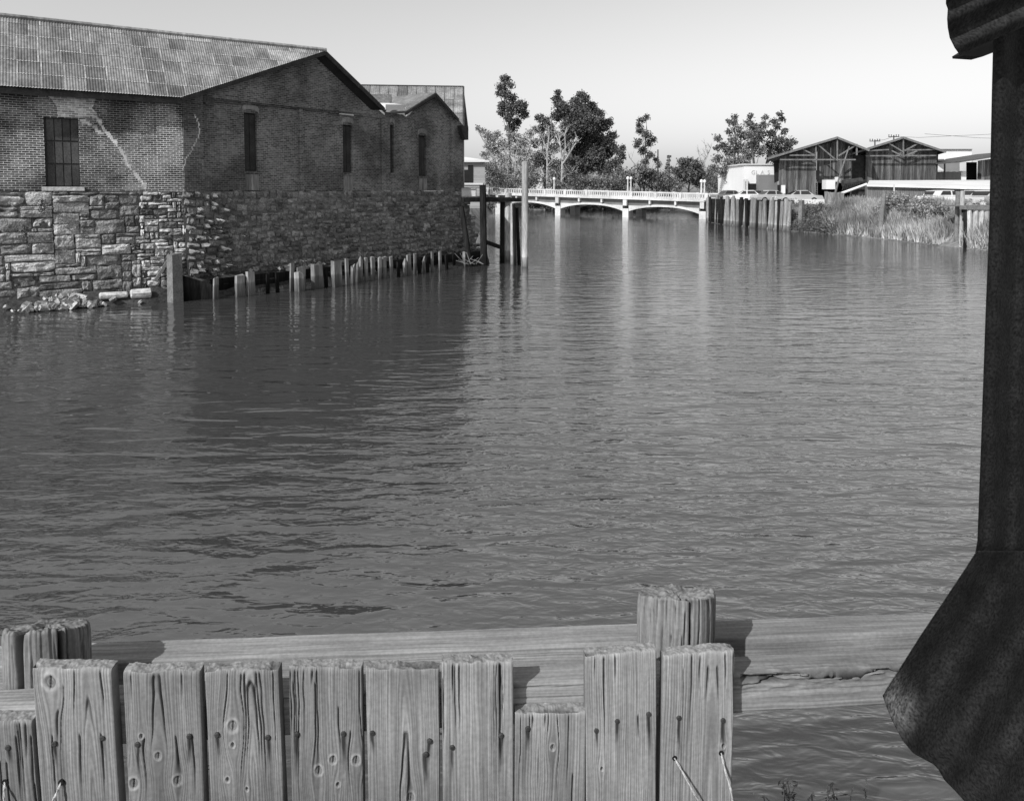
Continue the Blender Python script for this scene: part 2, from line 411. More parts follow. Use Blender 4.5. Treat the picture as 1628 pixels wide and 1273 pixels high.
# --- left (sunny) long wall ---
TL = t1(-140)
dt0, dt1, dz0, dz1 = t1(128), t1(73), z1(100, 297), z1(100, 188)
EO = .42
eavep = on_plane(290, 155, C0 + N1 * EO, N1)        # corner of the roof
mb = MB()
ztop1 = lambda s: eavep.z - .05
pierced_wall(mb, w1, 0, TL, ZB, ztop1, [], [(dt0, dt1, dz0, dz1)], .16)
mb.build('side_wall', MT['brick'], wh)
mb = MB(); slab(mb, w1, -.02, t1(252, .1), ZB - .02, eavep.z - .06, .10, .2); mb.build('pilaster', MT['brick'], wh)
mb = MB(); slab(mb, w1, dt0 - .12, dt1 + .12, dz0 - .14, dz0 - .004, .05, .2); mb.build('door_sill', MT['lime'], wh)
# door: frame, four columns and three rows of iron panels
mb = MB(); slab(mb, w1, dt0, dt1, dz0, dz1, -.12, .05); door = mb.build('door', MT['door'], wh)
for k in range(4):
    for r in range(3):
        a = dt0 + (dt1 - dt0) * (k * .235 + .015); b = a + (dt1 - dt0) * .205
        zz0 = dz0 + (dz1 - dz0) * (r / 3 + .012); zz1 = dz0 + (dz1 - dz0) * ((r + 1) / 3 - .012)
        mb = MB(); slab(mb, w1, a, b, zz0, zz1, -.075 - random.uniform(0, .012), .045); mb.build('door_panel', MT['door'], door)
# repairs: pale stepped mortar along the crack, spalled pale brick over the door
def patch(name, pts, fn_plane, N, m, off, parent, thick=.02):
    q = MB()
    for quad in (pts if isinstance(pts[0], list) else [pts]):
        P = [on_plane(x, y, C0 + N * off, N) for x, y in quad]
        q.prism(P, -N * thick); n_ = len(P)
        uvp = [((p - C0).dot(D1 if N is N1 else D2), p.z) for p in P]; k_ = len(q.uv) - 6 * n_
        q.uv[k_:k_ + 2 * n_] = uvp[::-1] + uvp
    return q.build(name, m, parent)
def crack_strip(path, wdt, step=3.0):
    quads = []
    for (x0, y0), (x1, y1) in zip(path[:-1], path[1:]):
        n_ = max(1, int(abs(y1 - y0) / step))
        for k in range(n_):
            x = x0 + (x1 - x0) * k / n_ + random.uniform(-1.5, 1.5); y = y0 + (y1 - y0) * k / n_
            w = wdt * random.uniform(.5, 1.3)
            y2 = y + (y1 - y0) / n_; quads.append([(x - w, y), (x + w, y), (x + w, y2 + .05), (x - w, y2 + .05)])
    return quads
patch('mortar_repair', crack_strip([(152, 184), (163, 200), (180, 222), (196, 243), (204, 262), (218, 277), (228, 290), (232, 301)], 3.6), w1, N1, MT['lime'], .004, wh)
patch('mortar_repair', crack_strip([(131, 190), (150, 200), (165, 214)], 5), w1, N1, MT['lime'], .006, wh)
patch('pale_brick_patch', [(74, 151), (112, 151), (152, 153), (150, 166), (146, 172), (155, 182), (150, 186), (128, 186), (92, 186), (91, 172), (84, 160)], w1, N1, brick_mat('spalled_brick', .5, .75, .95, .2), .008, wh)
# --- gable wall (in shade) ---
rakeK = on_plane(517, 82, C0 + N2 * .35, N2); rakeG = on_plane(613, 175, C0 + N2 * .35, N2)
sK = (rakeK - C0).dot(D2); sG = (rakeG - C0).dot(D2)
sE = (eavep - C0).dot(D2)
def top2(s):
    if s <= sK: z = eavep.z + (rakeK.z - eavep.z) * (s - sE) / (sK - sE)
    else: z = rakeK.z + (rakeG.z - rakeK.z) * (s - sK) / (sG - sK)
    return z - .10
def win(x0, x1, y0, y1): return (s2(x0), s2(x1), z2((x0 + x1) / 2, y0), z2((x0 + x1) / 2, y1))
wa, wb = win(390, 411, 272, 180), win(546, 561, 275, 199)
mb = MB()
pierced_wall(mb, w2, 0, s2(613), ZB, top2, [sK], [wa, wb], .18)
mb.build('gable_wall', MT['brick2'], wh)
# upper gable stands a little proud of the wall below it
za, zb = z2(323, 155), z2(611, 189)
mb = MB()
def belt(s): return za + (zb - za) * (s - s2(323)) / (s2(611) - s2(323))
a_, b_ = .02, s2(612)
P = [(a_, belt(a_)), (b_, belt(b_)), (b_, top2(b_) - .005), (sK, top2(sK) - .005), (a_, top2(a_) - .005)]
mb.face([w2(s, z, .07) for s, z in P], P)
mb.face([w2(a_, belt(a_), 0), w2(b_, belt(b_), 0), w2(b_, belt(b_), .07), w2(a_, belt(a_), .07)], [(a_, 0), (b_, 0), (b_, .07), (a_, .07)])
mb.build('upper_gable', MT['brick2'], wh)
ss = s2(324)
while ss < s2(606):
    L_ = random.uniform(.2, .9)
    if random.random() < .6:
        q = MB(); slab(q, w2, ss, ss + L_, belt(ss) - .05, belt(ss) + random.uniform(.0, .06), .085, .04, ztop2=belt(ss + L_) + .02); q.build('mortar_ledge', MT['lime' if random.random() < .35 else 'mortar'], wh)
    ss += L_ + random.uniform(.1, .6)
patch('mortar_repair', [(337, 155), (338, 167), (330, 168), (326, 163), (318, 162), (314, 156)], w2, N2, MT['mortar'], .09, wh)
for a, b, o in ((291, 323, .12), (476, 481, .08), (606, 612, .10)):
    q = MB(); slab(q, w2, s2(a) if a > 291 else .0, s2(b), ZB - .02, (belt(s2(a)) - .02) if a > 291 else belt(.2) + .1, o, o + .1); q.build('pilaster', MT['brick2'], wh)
patch('mortar_repair', crack_strip([(311, 182), (317, 197), (316, 214), (305, 236), (296, 252), (291, 270)], .9), w2, N2, MT['lime'], .126, wh, .01)
def add_window(parent, w, bfrom, bto):
    a, b, c, d = w
    q = MB(); slab(q, w2, a, b, c, d, -.14, .04); wo = q.build('window', MT['shutter'], parent)
    mid = (a + b) / 2
    for u0, u1 in ((a + .04, mid - .015), (mid + .015, b - .04)):
        q = MB(); slab(q, w2, u0, u1, c + .04, d - .06, -.10, .04); q.build('shutter', MT['shutter'], wo)
    n_ = 6
    arc = [((a + b) / 2 - (b - a) * .62 * math.cos(math.pi * k / n_), d - .02 + .16 * math.sin(math.pi * k / n_)) for k in range(n_ + 1)]
    for k in range(n_):
        (xa, ya), (xb, yb) = arc[k], arc[k + 1]
        q = MB(); q.prism([w2(xa, ya, .005), w2(xb, yb, .005), w2(xb, yb + .22, .005), w2(xa, ya + .22, .005)], N2 * .02); q.build('arch_brick', MT['brick2'], wo)
    q = MB(); slab(q, w2, a - .08, b + .08, c - .12, c - .005, .05, .2); q.build('window_sill', MT['brick2'], wo)
    if bfrom:
        z_0, z_1 = ZB + .03, c - .13
        nb = 5
        for k in range(nb):
            u = a + (b - a) * k / nb
            q = MB(); slab(q, w2, u + .006, u + (b - a) / nb - .006, z_0, z_1, .03 + random.uniform(0, .01), .03); q.build('infill_board', MT['board'], wo)
add_window(wh, wa, 1, 1); add_window(wh, wb, 1, 1)

# --- roof of patched corrugated sheets ---
EDGE_D = -D1
down = (eavep - rakeK); tE = down.dot(EDGE_D); downv = down - EDGE_D * tE       # slope vector square to the ridge
slope_len = downv.length; dn = downv.normalized()
RN = EDGE_D.cross(dn).normalized()
if RN.z < 0: RN = -RN
mb = MB()
Kb = rakeK - RN * .05
tmax = TL + tE + 2
mb.prism([Kb, Kb + down, Kb + downv + EDGE_D * tmax, Kb + EDGE_D * tmax], -RN * .10)
roof = mb.build('roof', MT['darkwood'], wh)
rows = 6; ul = slope_len / 5.35
for r in range(rows):
    ua = 0 if r == 0 else ul * (r - .65); ub = ul * (r + .35) + .06
    t = -random.uniform(0, .5)
    while t < tmax:
        wdt = .64 + random.uniform(-.03, .03)
        # keep only what lies inside the skewed rake: a point at t is covered down to u = slope_len * t / tE
        q_ua, q_ub = ua + random.uniform(0, .03), min(ub + random.uniform(-.02, .03), slope_len + .04)
        nn = max(2, int(round(wdt / .085 * 4))); prev = None; q = MB()
        l0, l1 = .0, .008 + random.uniform(0, .006)
        for i in range(nn + 1):
            tt = t + (wdt + .03) * i / nn
            um = slope_len * tt / tE if tE > 0 else 9e9
            u1 = min(q_ub, max(um, q_ua)) if tt < tE else q_ub
            h = .014 * math.sin(2 * math.pi * tt / .085)
            f = (u1 - q_ua) / (q_ub - q_ua)
            A = rakeK + EDGE_D * tt + dn * q_ua + RN * (h + .03 + l0); B = rakeK + EDGE_D * tt + dn * u1 + RN * (h + .03 + l0 + (l1 - l0) * f)
            if prev and (u1 - q_ua > .01 or prev[2] - q_ua > .01) and tt < tmax:
                if u1 - q_ua > .2 and i > 2:
                    q.face([prev[0], A, A.lerp(B, .955), prev[0].lerp(prev[1], .955)]); q.mi = 1
                    q.face([prev[0].lerp(prev[1], .955), A.lerp(B, .955), B, prev[1]]); q.mi = 0
                else:
                    q.mi = 1 if i <= 2 else 0; q.face([prev[0], A, B, prev[1]]); q.mi = 0
            prev = (A, B, u1)
        if q.f: q.build('roof_sheet', [MT['sheet'], MT['sheet_edge_lit']], roof, smooth=True, weld=True)
        t += wdt
q = MB(); q.tube([rakeK + UP * .06 - EDGE_D * .05, rakeK + UP * .06 + EDGE_D * tmax], .09, 8); q.build('ridge_cap', MT['sheet'], roof, smooth=True)
q = MB(); q.bar(rakeK - UP * .07 + N2 * .0, eavep - UP * .07, .05, .16); q.build('bargeboard', MT['darkwood'], roof)
q = MB(); q.bar(rakeK - UP * .07, rakeG - UP * .07, .05, .18); q.build('bargeboard', MT['darkwood'], roof)
q = MB(); q.bar(eavep - UP * .14 - N1 * .1 - EDGE_D * 0, eavep - UP * .14 - N1 * .1 + EDGE_D * (TL + 2), .1, .18); q.build('eave_beam', MT['darkwood'], roof)
mb = MB(); bk = EDGE_D * 12
mb.prism([rakeK, rakeG, rakeG + bk, rakeK + bk], UP * .08); mb.build('back_roof_slope', MT['sheet'], wh)
q = MB(); q.prism([rakeK - UP * .03, rakeG - UP * .03, rakeG + bk - UP * .03, rakeK + bk - UP * .03], UP * .02); q.build('shade_soffit', MT['black'], roof)  # black underside added; the overhang's shade is put into its colour
q = MB(); q.prism([w1(0, 0, -.3), w1(TL, 0, -.3), w1(TL, 0, -14), w2(s2(613), 0, -8), w2(s2(613), 0, -.3)], UP * 6.4); q.build('inner_mass', MT['black'], wh)

# --- stone base: left wall of big quarry-faced blocks ---
ZS = ZB - .02
mb = MB(); 
def bat1(z): return .10 + .06 * (ZS - z)
def bat2(s, z): return (.10 + (.10 + .010 * s) * (ZS - z))
mb.face([w1(TL, -.6, bat1(-.6) - .09), w1(-.3, -.6, bat1(-.6) - .09), w1(-.05, ZS, bat1(ZS) - .09), w1(TL, ZS, bat1(ZS) - .09)])
mb.face([w1(TL, ZS, .01), w1(TL, ZS, bat1(ZS) - .09), w1(-.05, ZS, bat1(ZS) - .09), w1(-.05, ZS, -.05)])
sw1 = mb.build('stone_wall', MT['mortar'], wh)
def stone_variants(name, k, nx, nz, rough, mt):
    out = []
    for i in range(k):
        off = V(random.uniform(0, 50), random.uniform(0, 50), random.uniform(0, 50))
        vs = []; idx = {}
        for a in range(nx + 1):
            for b in range(nz + 1):
                u, w = a / nx - .5, b / nz - .5
                e = min(.5 - abs(u), .5 - abs(w)); edge = min(1, e * 9)
                d = .35 * edge + rough * edge * mnoise.fractal(V(u * 3.2, 0, w * 1.7) + off, 1, 2, 3)
                ju = 0.05 * mnoise.noise(V(u * 4, 1, w * 4) + off); jw = 0.10 * mnoise.noise(V(u * 4, 7, w * 4) + off)
                idx[a, b] = len(vs); vs.append((u + ju, d, w + jw))
        fs = [(idx[a, b], idx[a, b + 1], idx[a + 1, b + 1], idx[a + 1, b]) for a in range(nx) for b in range(nz)]
        bo = [(a, 0) for a in range(nx)] + [(nx, b) for b in range(nz)] + [(a, nz) for a in range(nx, 0, -1)] + [(0, b) for b in range(nz, 0, -1)]
        base = len(vs)
        for p in bo: v = vs[idx[p]]; vs.append((v[0], -.6, v[2]))
        for j in range(len(bo)):
            j2 = (j + 1) % len(bo); fs.append((idx[bo[j]], idx[bo[j2]], base + j2, base + j))
        me = bpy.data.meshes.new(name); me.from_pydata(vs, [], fs); me.materials.append(mt); me.update(); out.append(me)
    return out
SV = stone_variants('stone', 22, 7, 5, .5, MT['stone'])
SVL = stone_variants('stone', 8, 5, 4, .9, MT['lime'])
def put_stone(me, P, X, Yv, Z, sx, sy, sz, parent, name='stone', rot=.03):
    a = random.uniform(-rot, rot)
    X2 = X * math.cos(a) + Z * math.sin(a); Z2 = Z * math.cos(a) - X * math.sin(a)
    m = Matrix.Identity(4)
    for i, (v, s) in enumerate(((X2, sx), (Yv, sy), (Z2, sz))):
        for r in range(3): m[r][i] = v[r] * s
        m[i][3] = P[i]
    return link_mesh(name, me, parent, matrix=m)
CW, CH = .155, .125
nzc, ntc = int(round((ZS + .25) / CH)), int(TL / CW) + 1
used = np.zeros((nzc, ntc), bool); CH = (ZS + .25) / nzc
for iz in range(nzc):
    for it in range(ntc):
        if used[iz, it]: continue
        small = it * CW < 1.5
        hh = random.choice([1, 1, 2, 2, 3, 3, 3, 4] if not small else [1, 1, 2, 2]); ww = random.choice([4, 5, 6, 7, 8] if hh > 2 else [3, 4, 5, 6, 8])
        if small: ww = random.choice([1, 2, 3, 3, 4])
        if random.random() < .07: ww = 1
        hh = min(hh, nzc - iz)
        w_ = 0
        while w_ < ww and it + w_ < ntc and not used[iz:iz + hh, it + w_].any(): w_ += 1
        if it + w_ < ntc and w_ and not used[iz, it + w_] and (it + w_ + 1 >= ntc or used[iz, it + w_ + 1]) and not used[iz:iz + hh, it + w_].any(): w_ += 1
        if w_ > 4 * hh + 2: w_ = 4 * hh + 2
        used[iz:iz + hh, it:it + w_] = True
        wd, h = w_ * CW, hh * CH; z = -.25 + iz * CH; t = it * CW - .06; zc = z + h / 2
        put_stone(random.choice(SVL if small and random.random() < .55 else SV), w1(t + wd / 2, zc, bat1(zc) - .07 + random.uniform(-.05, .05)), D1, N1, UP,
                  wd - random.uniform(.0, .05), random.uniform(.06, .20), h - random.uniform(.0, .04), sw1)
# --- stone base of the gable wall: small rubble, in shade ---
SR = s2(738)
mb = MB(); 
n_ = 8
for i in range(n_):
    a, b = SR * i / n_, SR * (i + 1) / n_
    a -= .1 if i == 0 else 0
    mb.face([w2(a, -.6, bat2(a, -.6) - .06), w2(b, -.6, bat2(b, -.6) - .06), w2(b, ZS, bat2(b, ZS) - .06), w2(a, ZS, bat2(a, ZS) - .06)])
    mb.face([w2(a, ZS, bat2(a, ZS) - .06), w2(b, ZS, bat2(b, ZS) - .06), w2(b, ZS, -.1), w2(a, ZS, -.1)])
mb.face([w2(SR, -.6, bat2(SR, -.6) - .06), w2(SR, -.6, -4), w2(SR, ZS, -4), w2(SR, ZS, bat2(SR, ZS) - .06)])
sw2 = mb.build('rubble_wall', MT['dark_mortar'], wh)
SV2 = stone_variants('stone', 14, 4, 3, .8, MT['rubble'])
cells = []
z = -.2
while z < ZS - .05:
    h = random.uniform(.17, .3)
    if z + h > ZS - .1: h = ZS - z
    s = -.1 + random.uniform(0, .2)
    while s < SR:
        wd = random.uniform(.18, .5)
        cells.append((s + wd / 2, z + h / 2, wd, h)); s += wd
    z += h
cells.sort()
bulk = [[], []]
for i, (s, z, wd, h) in enumerate(cells):
    rough_ = random.uniform(.05, .12) * (2.2 if s < 1.8 and random.random() < .5 else 1)
    P = w2(s, z + random.uniform(-.07, .07), bat2(s, z) - .05 + random.uniform(-.01, .02 + (.10 if s < 1.6 else 0)))
    me = random.choice(SV2)
    sc = (wd * random.uniform(.75, 1.05), rough_ * 2, h * random.uniform(.7, 1.15))
    if i < 298: put_stone(me, P, -D2, N2, UP, sc[0], sc[1], sc[2], sw2, rot=.22)
    else:
        vv = np.array([v.co[:] for v in me.vertices]) * np.array(sc)
        wv = vv[:, :1] * np.array(-D2) + vv[:, 1:2] * np.array(N2) + vv[:, 2:] * np.array(UP) + np.array(P)
        base = sum(len(x) for x in bulk[0])
        bulk[0].append(wv); bulk[1] += [tuple(k + base for k in p.vertices) for p in me.polygons]
bv = np.concatenate(bulk[0]) - np.array(WLOC[sw2.name])
me = bpy.data.meshes.new('rubble_facing'); me.from_pydata([tuple(x) for x in bv], [], bulk[1]); me.materials.append(MT['rubble'])
tag(link_mesh('rubble_facing', me, sw2), None, None, kind='stuff')

# ------------------------------------------------------------------ second warehouse beyond (same frontage, own small gable)
w2h = thing('brick_warehouse', w2(s2(613), 0), 'smaller brick warehouse with a pointed cross gable, beyond the first', 'warehouse')
s0, s1_ = s2(613) + .004, s2(737)
pr = [(613, 178), (642, 183), (646, 186), (654, 180), (693, 155), (726, 186), (737, 200)]
prs = [(s2(x), z2(x, y)) for x, y in pr]; prs[0] = (s0, prs[0][1]); prs[-1] = (s1_, prs[-1][1])
def top3(s):
    for (a, za_), (b, zb_) in zip(prs[:-1], prs[1:]):
        if s <= b + 1e-6: return za_ + (zb_ - za_) * (s - a) / (b - a)
    return prs[-1][1]
wc, wd_ = win(621, 627, 275, 199), win(666, 678, 280, 216)
mb = MB(); pierced_wall(mb, w2, s0, s1_, ZB, top3, [p[0] for p in prs[1:-1]], [wc, wd_], .18)
mb.build('front_wall', MT['brick2'], w2h)
q = MB(); q.face([w2(s1_, ZB, 0), w2(s1_, ZB, -5), w2(s1_, 7.4, -5), w2(s1_, prs[-1][1], 0)], [(0, 4), (5, 4), (5, 8), (0, 8)]); q.build('end_wall', MT['brick2'], w2h)
add_window(w2h, wc, 0, 0); add_window(w2h, wd_, 1, 1)
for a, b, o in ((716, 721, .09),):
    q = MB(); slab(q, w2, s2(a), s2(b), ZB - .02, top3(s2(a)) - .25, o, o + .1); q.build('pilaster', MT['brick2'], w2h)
patch('mortar_repair', crack_strip([(650, 187), (656, 205), (664, 220)], .5), w2, N2, MT['mortar'], .006, w2h, .01)
# cross gable roof
g0 = on_plane(693, 149, C0 + N2 * .3, N2); gl = on_plane(644, 180, C0 + N2 * .3, N2); gr = on_plane(729, 190, C0 + N2 * .3, N2)
bkv = -N2 * 3.2 + UP * 0
mb = MB(); mb.prism([gl, g0, g0 + bkv, gl + bkv], UP * .07); mb.prism([g0, gr, gr + bkv, g0 + bkv], UP * .07)
gro = mb.build('gable_roof', MT['sheet'], w2h)
q = MB(); q.bar(g0 - UP * .05, gl - UP * .05, .05, .12); q.bar(g0 - UP * .05, gr - UP * .05, .05, .16); q.build('bargeboard', MT['darkwood'], gro)
# main roof: ridge across the view, sheets on the slope that faces the sun
Ra, Rb = at_y(560, 136, 45.5), at_y(737, 138.5, 45.5)
Ea, Eb = at_y(548, 212, 41.0), at_y(737, 203, 41.0)
mb = MB(); mb.prism([Ra, Rb, Eb, Ea], -UP * .1)
Bk = V(0, 5, -2.2); mb.prism([Ra, Ra + Bk, Rb + Bk, Rb], -UP * .1)
mro = mb.build('roof', MT['sheet'], w2h)
for r in range(3):
    for k in range(12):
        f0, f1 = k / 12 + .003, (k + 1) / 12 - .003; g0_, g1_ = r / 3 + .004, (r + 1) / 3 + .012
        def rp(f, g): return Ra.lerp(Rb, f).lerp(Ea.lerp(Eb, f), min(g, 1.0))
        q = MB(); nn = 16; prev = None
        for i in range(nn + 1):
            f = f0 + (f1 - f0) * i / nn; h = .012 * math.sin(i / nn * 2 * math.pi * 4)
            A, B = rp(f, g0_) + UP * (.03 + h), rp(f, g1_) + UP * (.055 + h)
            if prev: q.face([prev[0], A, B, prev[1]])
            prev = (A, B)
        q.build('roof_sheet', MT['sheet'], mro, smooth=True, weld=True)
q = MB(); q.bar(Rb - UP * .08, Eb - UP * .08, .1, .25); q.bar(Ra + UP * .02, Rb + UP * .02, .15, .08); q.build('bargeboard', MT['darkwood'], mro)
q = MB(); q.prism([Eb + V(-.3, .5, -.2), Rb + V(-.3, 0, -.2), Rb + Bk + V(-.3, 0, -.2), Rb + Bk + V(-.3, 0, -4), Eb + V(-.3, .5, -4)], V(-.3, 0, 0)); q.build('end_gable', MT['brick2'], w2h)
# brick parapet, flat gutter box and eave bracket between the two roofs
pa = [on_plane(x, y, C0 - N2 * .6, N2) for x, y in ((590, 150), (623, 150), (623, 170), (606, 170))]
q = MB(); q.prism(pa, -N2 * .35); q.mi = 0; par = q.build('parapet', MT['lime'], w2h)
q = MB(); A, B = on_plane(613, 175, C0 + N2 * .42, N2), on_plane(641, 175, C0 + N2 * .42, N2)
q.prism([A, B, B - N2 * 1.2 + UP * .18, A - N2 * 1.2 + UP * .18], UP * .26); q.build('gutter_box', MT['paleroof'], w2h)
q = MB(); q.prism([on_plane(x, y, C0 + N2 * .02, N2) for x, y in ((644, 171), (656, 172), (655, 177), (649, 184))], N2 * .03); q.build('sunlit_roof_patch', MT['white'], w2h)  # white plate painted in place of a sunlit patch of roof
q = MB(); A = on_plane(732, 201, C0 + N2 * .05, N2)
q.prism([on_plane(x, y, C0 + N2 * .0, N2) for x, y in ((727, 200), (738, 202), (738, 223), (734, 223), (729, 212))], N2 * .3); q.build('eave_bracket', MT['darkwood'], w2h)
# ------------------------------------------------------------------ ground: banks and land
def strip_mesh(name, rows, m, smooth=True, sub=1):
    vs = np.array([[tuple(p) for p in r] for r in rows]); nr, nc = vs.shape[:2]
    o = link_mesh(name, np_mesh(name, vs.reshape(-1, 3), grid_faces(nr, nc), m, smooth=smooth))
    return tag(o, None, None, kind='structure')
# right bank
SHORE = [(1128, 347), (1122, 352), (1150, 357), (1200, 362), (1250, 367), (1264, 368), (1300, 371), (1335, 374), (1368, 377), (1400, 380), (1450, 386), (1515, 393), (1600, 402), (1800, 425), (2300, 500)]
shore = [at_z(x, y, 0) for x, y in SHORE]
def shore_at(px):
    for (a, pa_), (b, pb_) in zip(zip(SHORE[1:], shore[1:]), zip(SHORE[2:], shore[2:])):
        if a[0] <= px <= b[0]: return pa_.lerp(pb_, (px - a[0]) / (b[0] - a[0]))
    return shore[-1]
def rowoff(fr, w_steep, w_soft):
    out = []
    for i, p in enumerate(shore):
        soft = max(0, min(1, (SHORE[i][0] - 1255) / 30))
        d = w_steep + (w_soft - w_steep) * soft
        out.append(p + V(.25 * d, d, 0))
    return out
TOPZ = 2.6
rws = []
for k, (dz, ws, wf) in enumerate([(-1.5, -.8, -2), (-.1, -.3, -.3), (.35, .3, 1.2), (1.0, .4, 3.2), (1.7, .5, 5.2), (2.25, .6, 7.2), (TOPZ, .8, 9.5)]):
    rws.append([V(p.x, p.y, dz + (random.uniform(-.12, .12) if 1 < k < 6 else 0)) for p in rowoff(k, ws, wf)])
strip_mesh('right_bank', rws, MT['bank'])
top = rws[-1]
far = [V(p.x * 4 + 40, 380 + p.x, TOPZ + .1) for p in top]; far[0] = V(60, 380, TOPZ + .1)
mid = [p + V(3, 14, 0) for p in top]
strip_mesh('gravel_lot', [top, mid, far], MT['lot'], smooth=False)
# far land beyond the bridge
fx = [-2500, -300, -90, -60, -40, -20, 0, 12, 25, 40, 60, 120, 400, 2500]
r0 = [V(x, 146 + 3 * math.sin(x * .12), -.6) for x in fx]; r1 = [V(x, 149 + 3 * math.sin(x * .12), .6) for x in fx]
r2 = [V(x, 156, 2.4) for x in fx]; r3 = [V(x, 3400, 3.0) for x in fx]
strip_mesh('far_bank', [r0, r1, r2, r3], MT['land'])
# left land behind the warehouses
e = [w2(SR, 0, -1.5), V(-4.0, 52, 0), V(-4.6, 75, 0), V(-5, 100, 0), V(-4.5, 125, 0), V(-6, 150, 0)]
strip_mesh('left_bank', [[p + V(2.5, 0, -1) for p in e], [p + V(.6, 0, .6) for p in e], [V(p.x - .8, p.y, 2.5) for p in e], [V(-400, p.y + 30, 2.9) for p in e]], MT['soil'])
# mud along the foot of the stone walls
r_in, r_mid, r_out = [], [], []
for k in range(24):
    t = TL * (1 - k / 23)
    r_in.append(w1(t, .42 + random.uniform(-.1, .12), bat1(.2) - .02)); r_mid.append(w1(t, .22 + random.uniform(-.1, .1), bat1(0) + .32)); r_out.append(w1(t, -.3, bat1(0) + .75 + random.uniform(-.1, .1)))
for k in range(40):
    s = SR * k / 39
    r_in.append(w2(s, .75 + .1 * math.sin(s), bat2(s, .6) - .05)); r_mid.append(w2(s, .55 + random.uniform(-.1, .1), bat2(s, 0) + .45)); r_out.append(w2(s, -.4, bat2(s, 0) + .75))
strip_mesh('mud_bank', [r_in, r_mid, r_out], MT['mud'])

# ------------------------------------------------------------------ broken masonry at the foot of the left wall
def lump(mb, c, r, n=0):
    pts = []
    sx, sy, sz = random.uniform(.5, 1.3) * r, random.uniform(.5, .95) * r, random.uniform(.35, .75) * r; rot = Matrix.Rotation(random.uniform(0, 6.28), 3, 'Z') @ Matrix.Rotation(random.uniform(-.9, .9), 3, 'X') @ Matrix.Rotation(random.uniform(-.7, .7), 3, 'Y')
    j = lambda: random.uniform(.72, 1.15)
    P = [rot @ V(x * sx * j(), y * sy * j(), z * sz * j()) + c for z in (-1, 1) for x, y in ((-1, -1), (1, -1), (1, 1), (-1, 1))]
    mb.hexa(P)
def pxw1(px, z, off): return w1(t1(px, off), z, off)
heap = MB()
for k in range(420):
    u = random.gauss(92, 30); b = 1 - min(1, abs(u - 92) / 75)
    off = random.uniform(.35, .95); zz = .08 + b * random.uniform(0, .55) * (1.15 - off)
    lump(heap, pxw1(u, zz, off), random.choice([.03, .04, .05, .06, .08, .14]) * random.uniform(.8, 1.2))
tag(heap.build('rubble_heap', MT['debris']), 'heap of pale broken masonry fallen at the foot of the stone wall', 'rubble', kind='stuff')
for i, (x0, x1, y, r, lb) in enumerate([(152, 198, 467, .12, 'long rounded stone block lying at the water edge right of the rubble heap'), (202, 236, 466, .17, 'pale cut stone block lying at the water edge nearest the tall corner pile')]):
    A, B = pxw1(x0, .34, .62), pxw1(x1, .34, .62); q = MB()
    q.tube([A, A.lerp(B, .06), A.lerp(B, .5), A.lerp(B, .95), B], [r * .75, r, r * 1.04, r * .97, r * .7], 9, jit=.06)
    tag(q.build('fallen_stone', MT['lime'], weld=True), lb, 'stone block', 'fallen blocks at the foot of the wall')
for px, y, r, lb in ((35, 478, .13, 'small white boulder at the water edge left of the rubble heap'), (3, 482, .1, 'pale stone at the water edge by the left edge of the photograph'), (174, 476, .09, 'white slab fragment lying below the long rounded stone block')):
    q = MB(); lump(q, pxw1(px, .22, .78), r); tag(q.build('fallen_stone', MT['debris']), lb, 'stone block', 'fallen blocks at the foot of the wall')

# ------------------------------------------------------------------ piles
def pile(name, base, ztop, r, label, cat, group=None, m='pile', lean=(0, 0), n=10, square=False, ragged=.04, zb=-.6, fl=1.0, yaw=0, aspect=1.0):
    mb = MB(); base = Vector(base)
    tp = V(base.x + lean[0], base.y + lean[1], ztop)
    bt = V(base.x, base.y, zb)
    k = 4 if square else n
    rings = []
    for f in (0, .35, .7, 1):
        c = bt.lerp(tp, f); rr = r * (1.04 - .08 * f) * (fl if f == 0 else 1)
        ring = []
        for i in range(k):
            a = 2 * math.pi * (i + .5) / k + yaw
            q = 1.414 if square else 1 + random.uniform(-.07, .07)
            ex, ey = math.cos(a - yaw) * rr * q * aspect, math.sin(a - yaw) * rr * q
            ring.append(V(c.x + math.cos(yaw) * ex - math.sin(yaw) * ey, c.y + math.sin(yaw) * ex + math.cos(yaw) * ey, c.z + (random.uniform(-ragged, ragged) if f == 1 else 0)))
        rings.append(ring)
    for A, B in zip(rings[:-1], rings[1:]):
        for i in range(k):
            j = (i + 1) % k; mb.face([A[i], A[j], B[j], B[i]])
    ct = tp + V(0, 0, random.uniform(-ragged, ragged))
    for i in range(k): mb.face([rings[-1][i], rings[-1][(i + 1) % k], ct])
    o = mb.build(name, MT[m], loc=V(base.x, base.y, 0), weld=True)
    return tag(o, label, cat, group)
def top_z(px, py, Y): return at_y(px, py, Y).z
b = at_z(279, 480); yw = AZ1
pile('corner_pile', b, top_z(276, 404, b.y), .19, 'tall dark grey post standing in the water at the corner of the stone wall', 'pile', m='timber', square=True, yaw=math.atan2(N2.y, N2.x), ragged=.05)
q = MB(); q.bar(pxw1(243, .75, .40), pxw1(273, 1.75, .42), .15, .1)
tag(q.build('leaning_plank', MT['timber']), 'grey plank leaning diagonally against the stone wall beside the tall corner pile', 'plank')
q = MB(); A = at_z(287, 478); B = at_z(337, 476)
q.prism([V(A.x, A.y, -.4), V(B.x, B.y, -.4), V(B.x, B.y, .55), V(A.x, A.y, .95)], V(-.06, .12, 0))  # black panel added where the corner pile's shadow lies
tag(q.build('shadow_panel', MT['pile_dark']), 'black panel standing in for the shadow between the tall corner pile and the first stub pile', 'bulkhead')
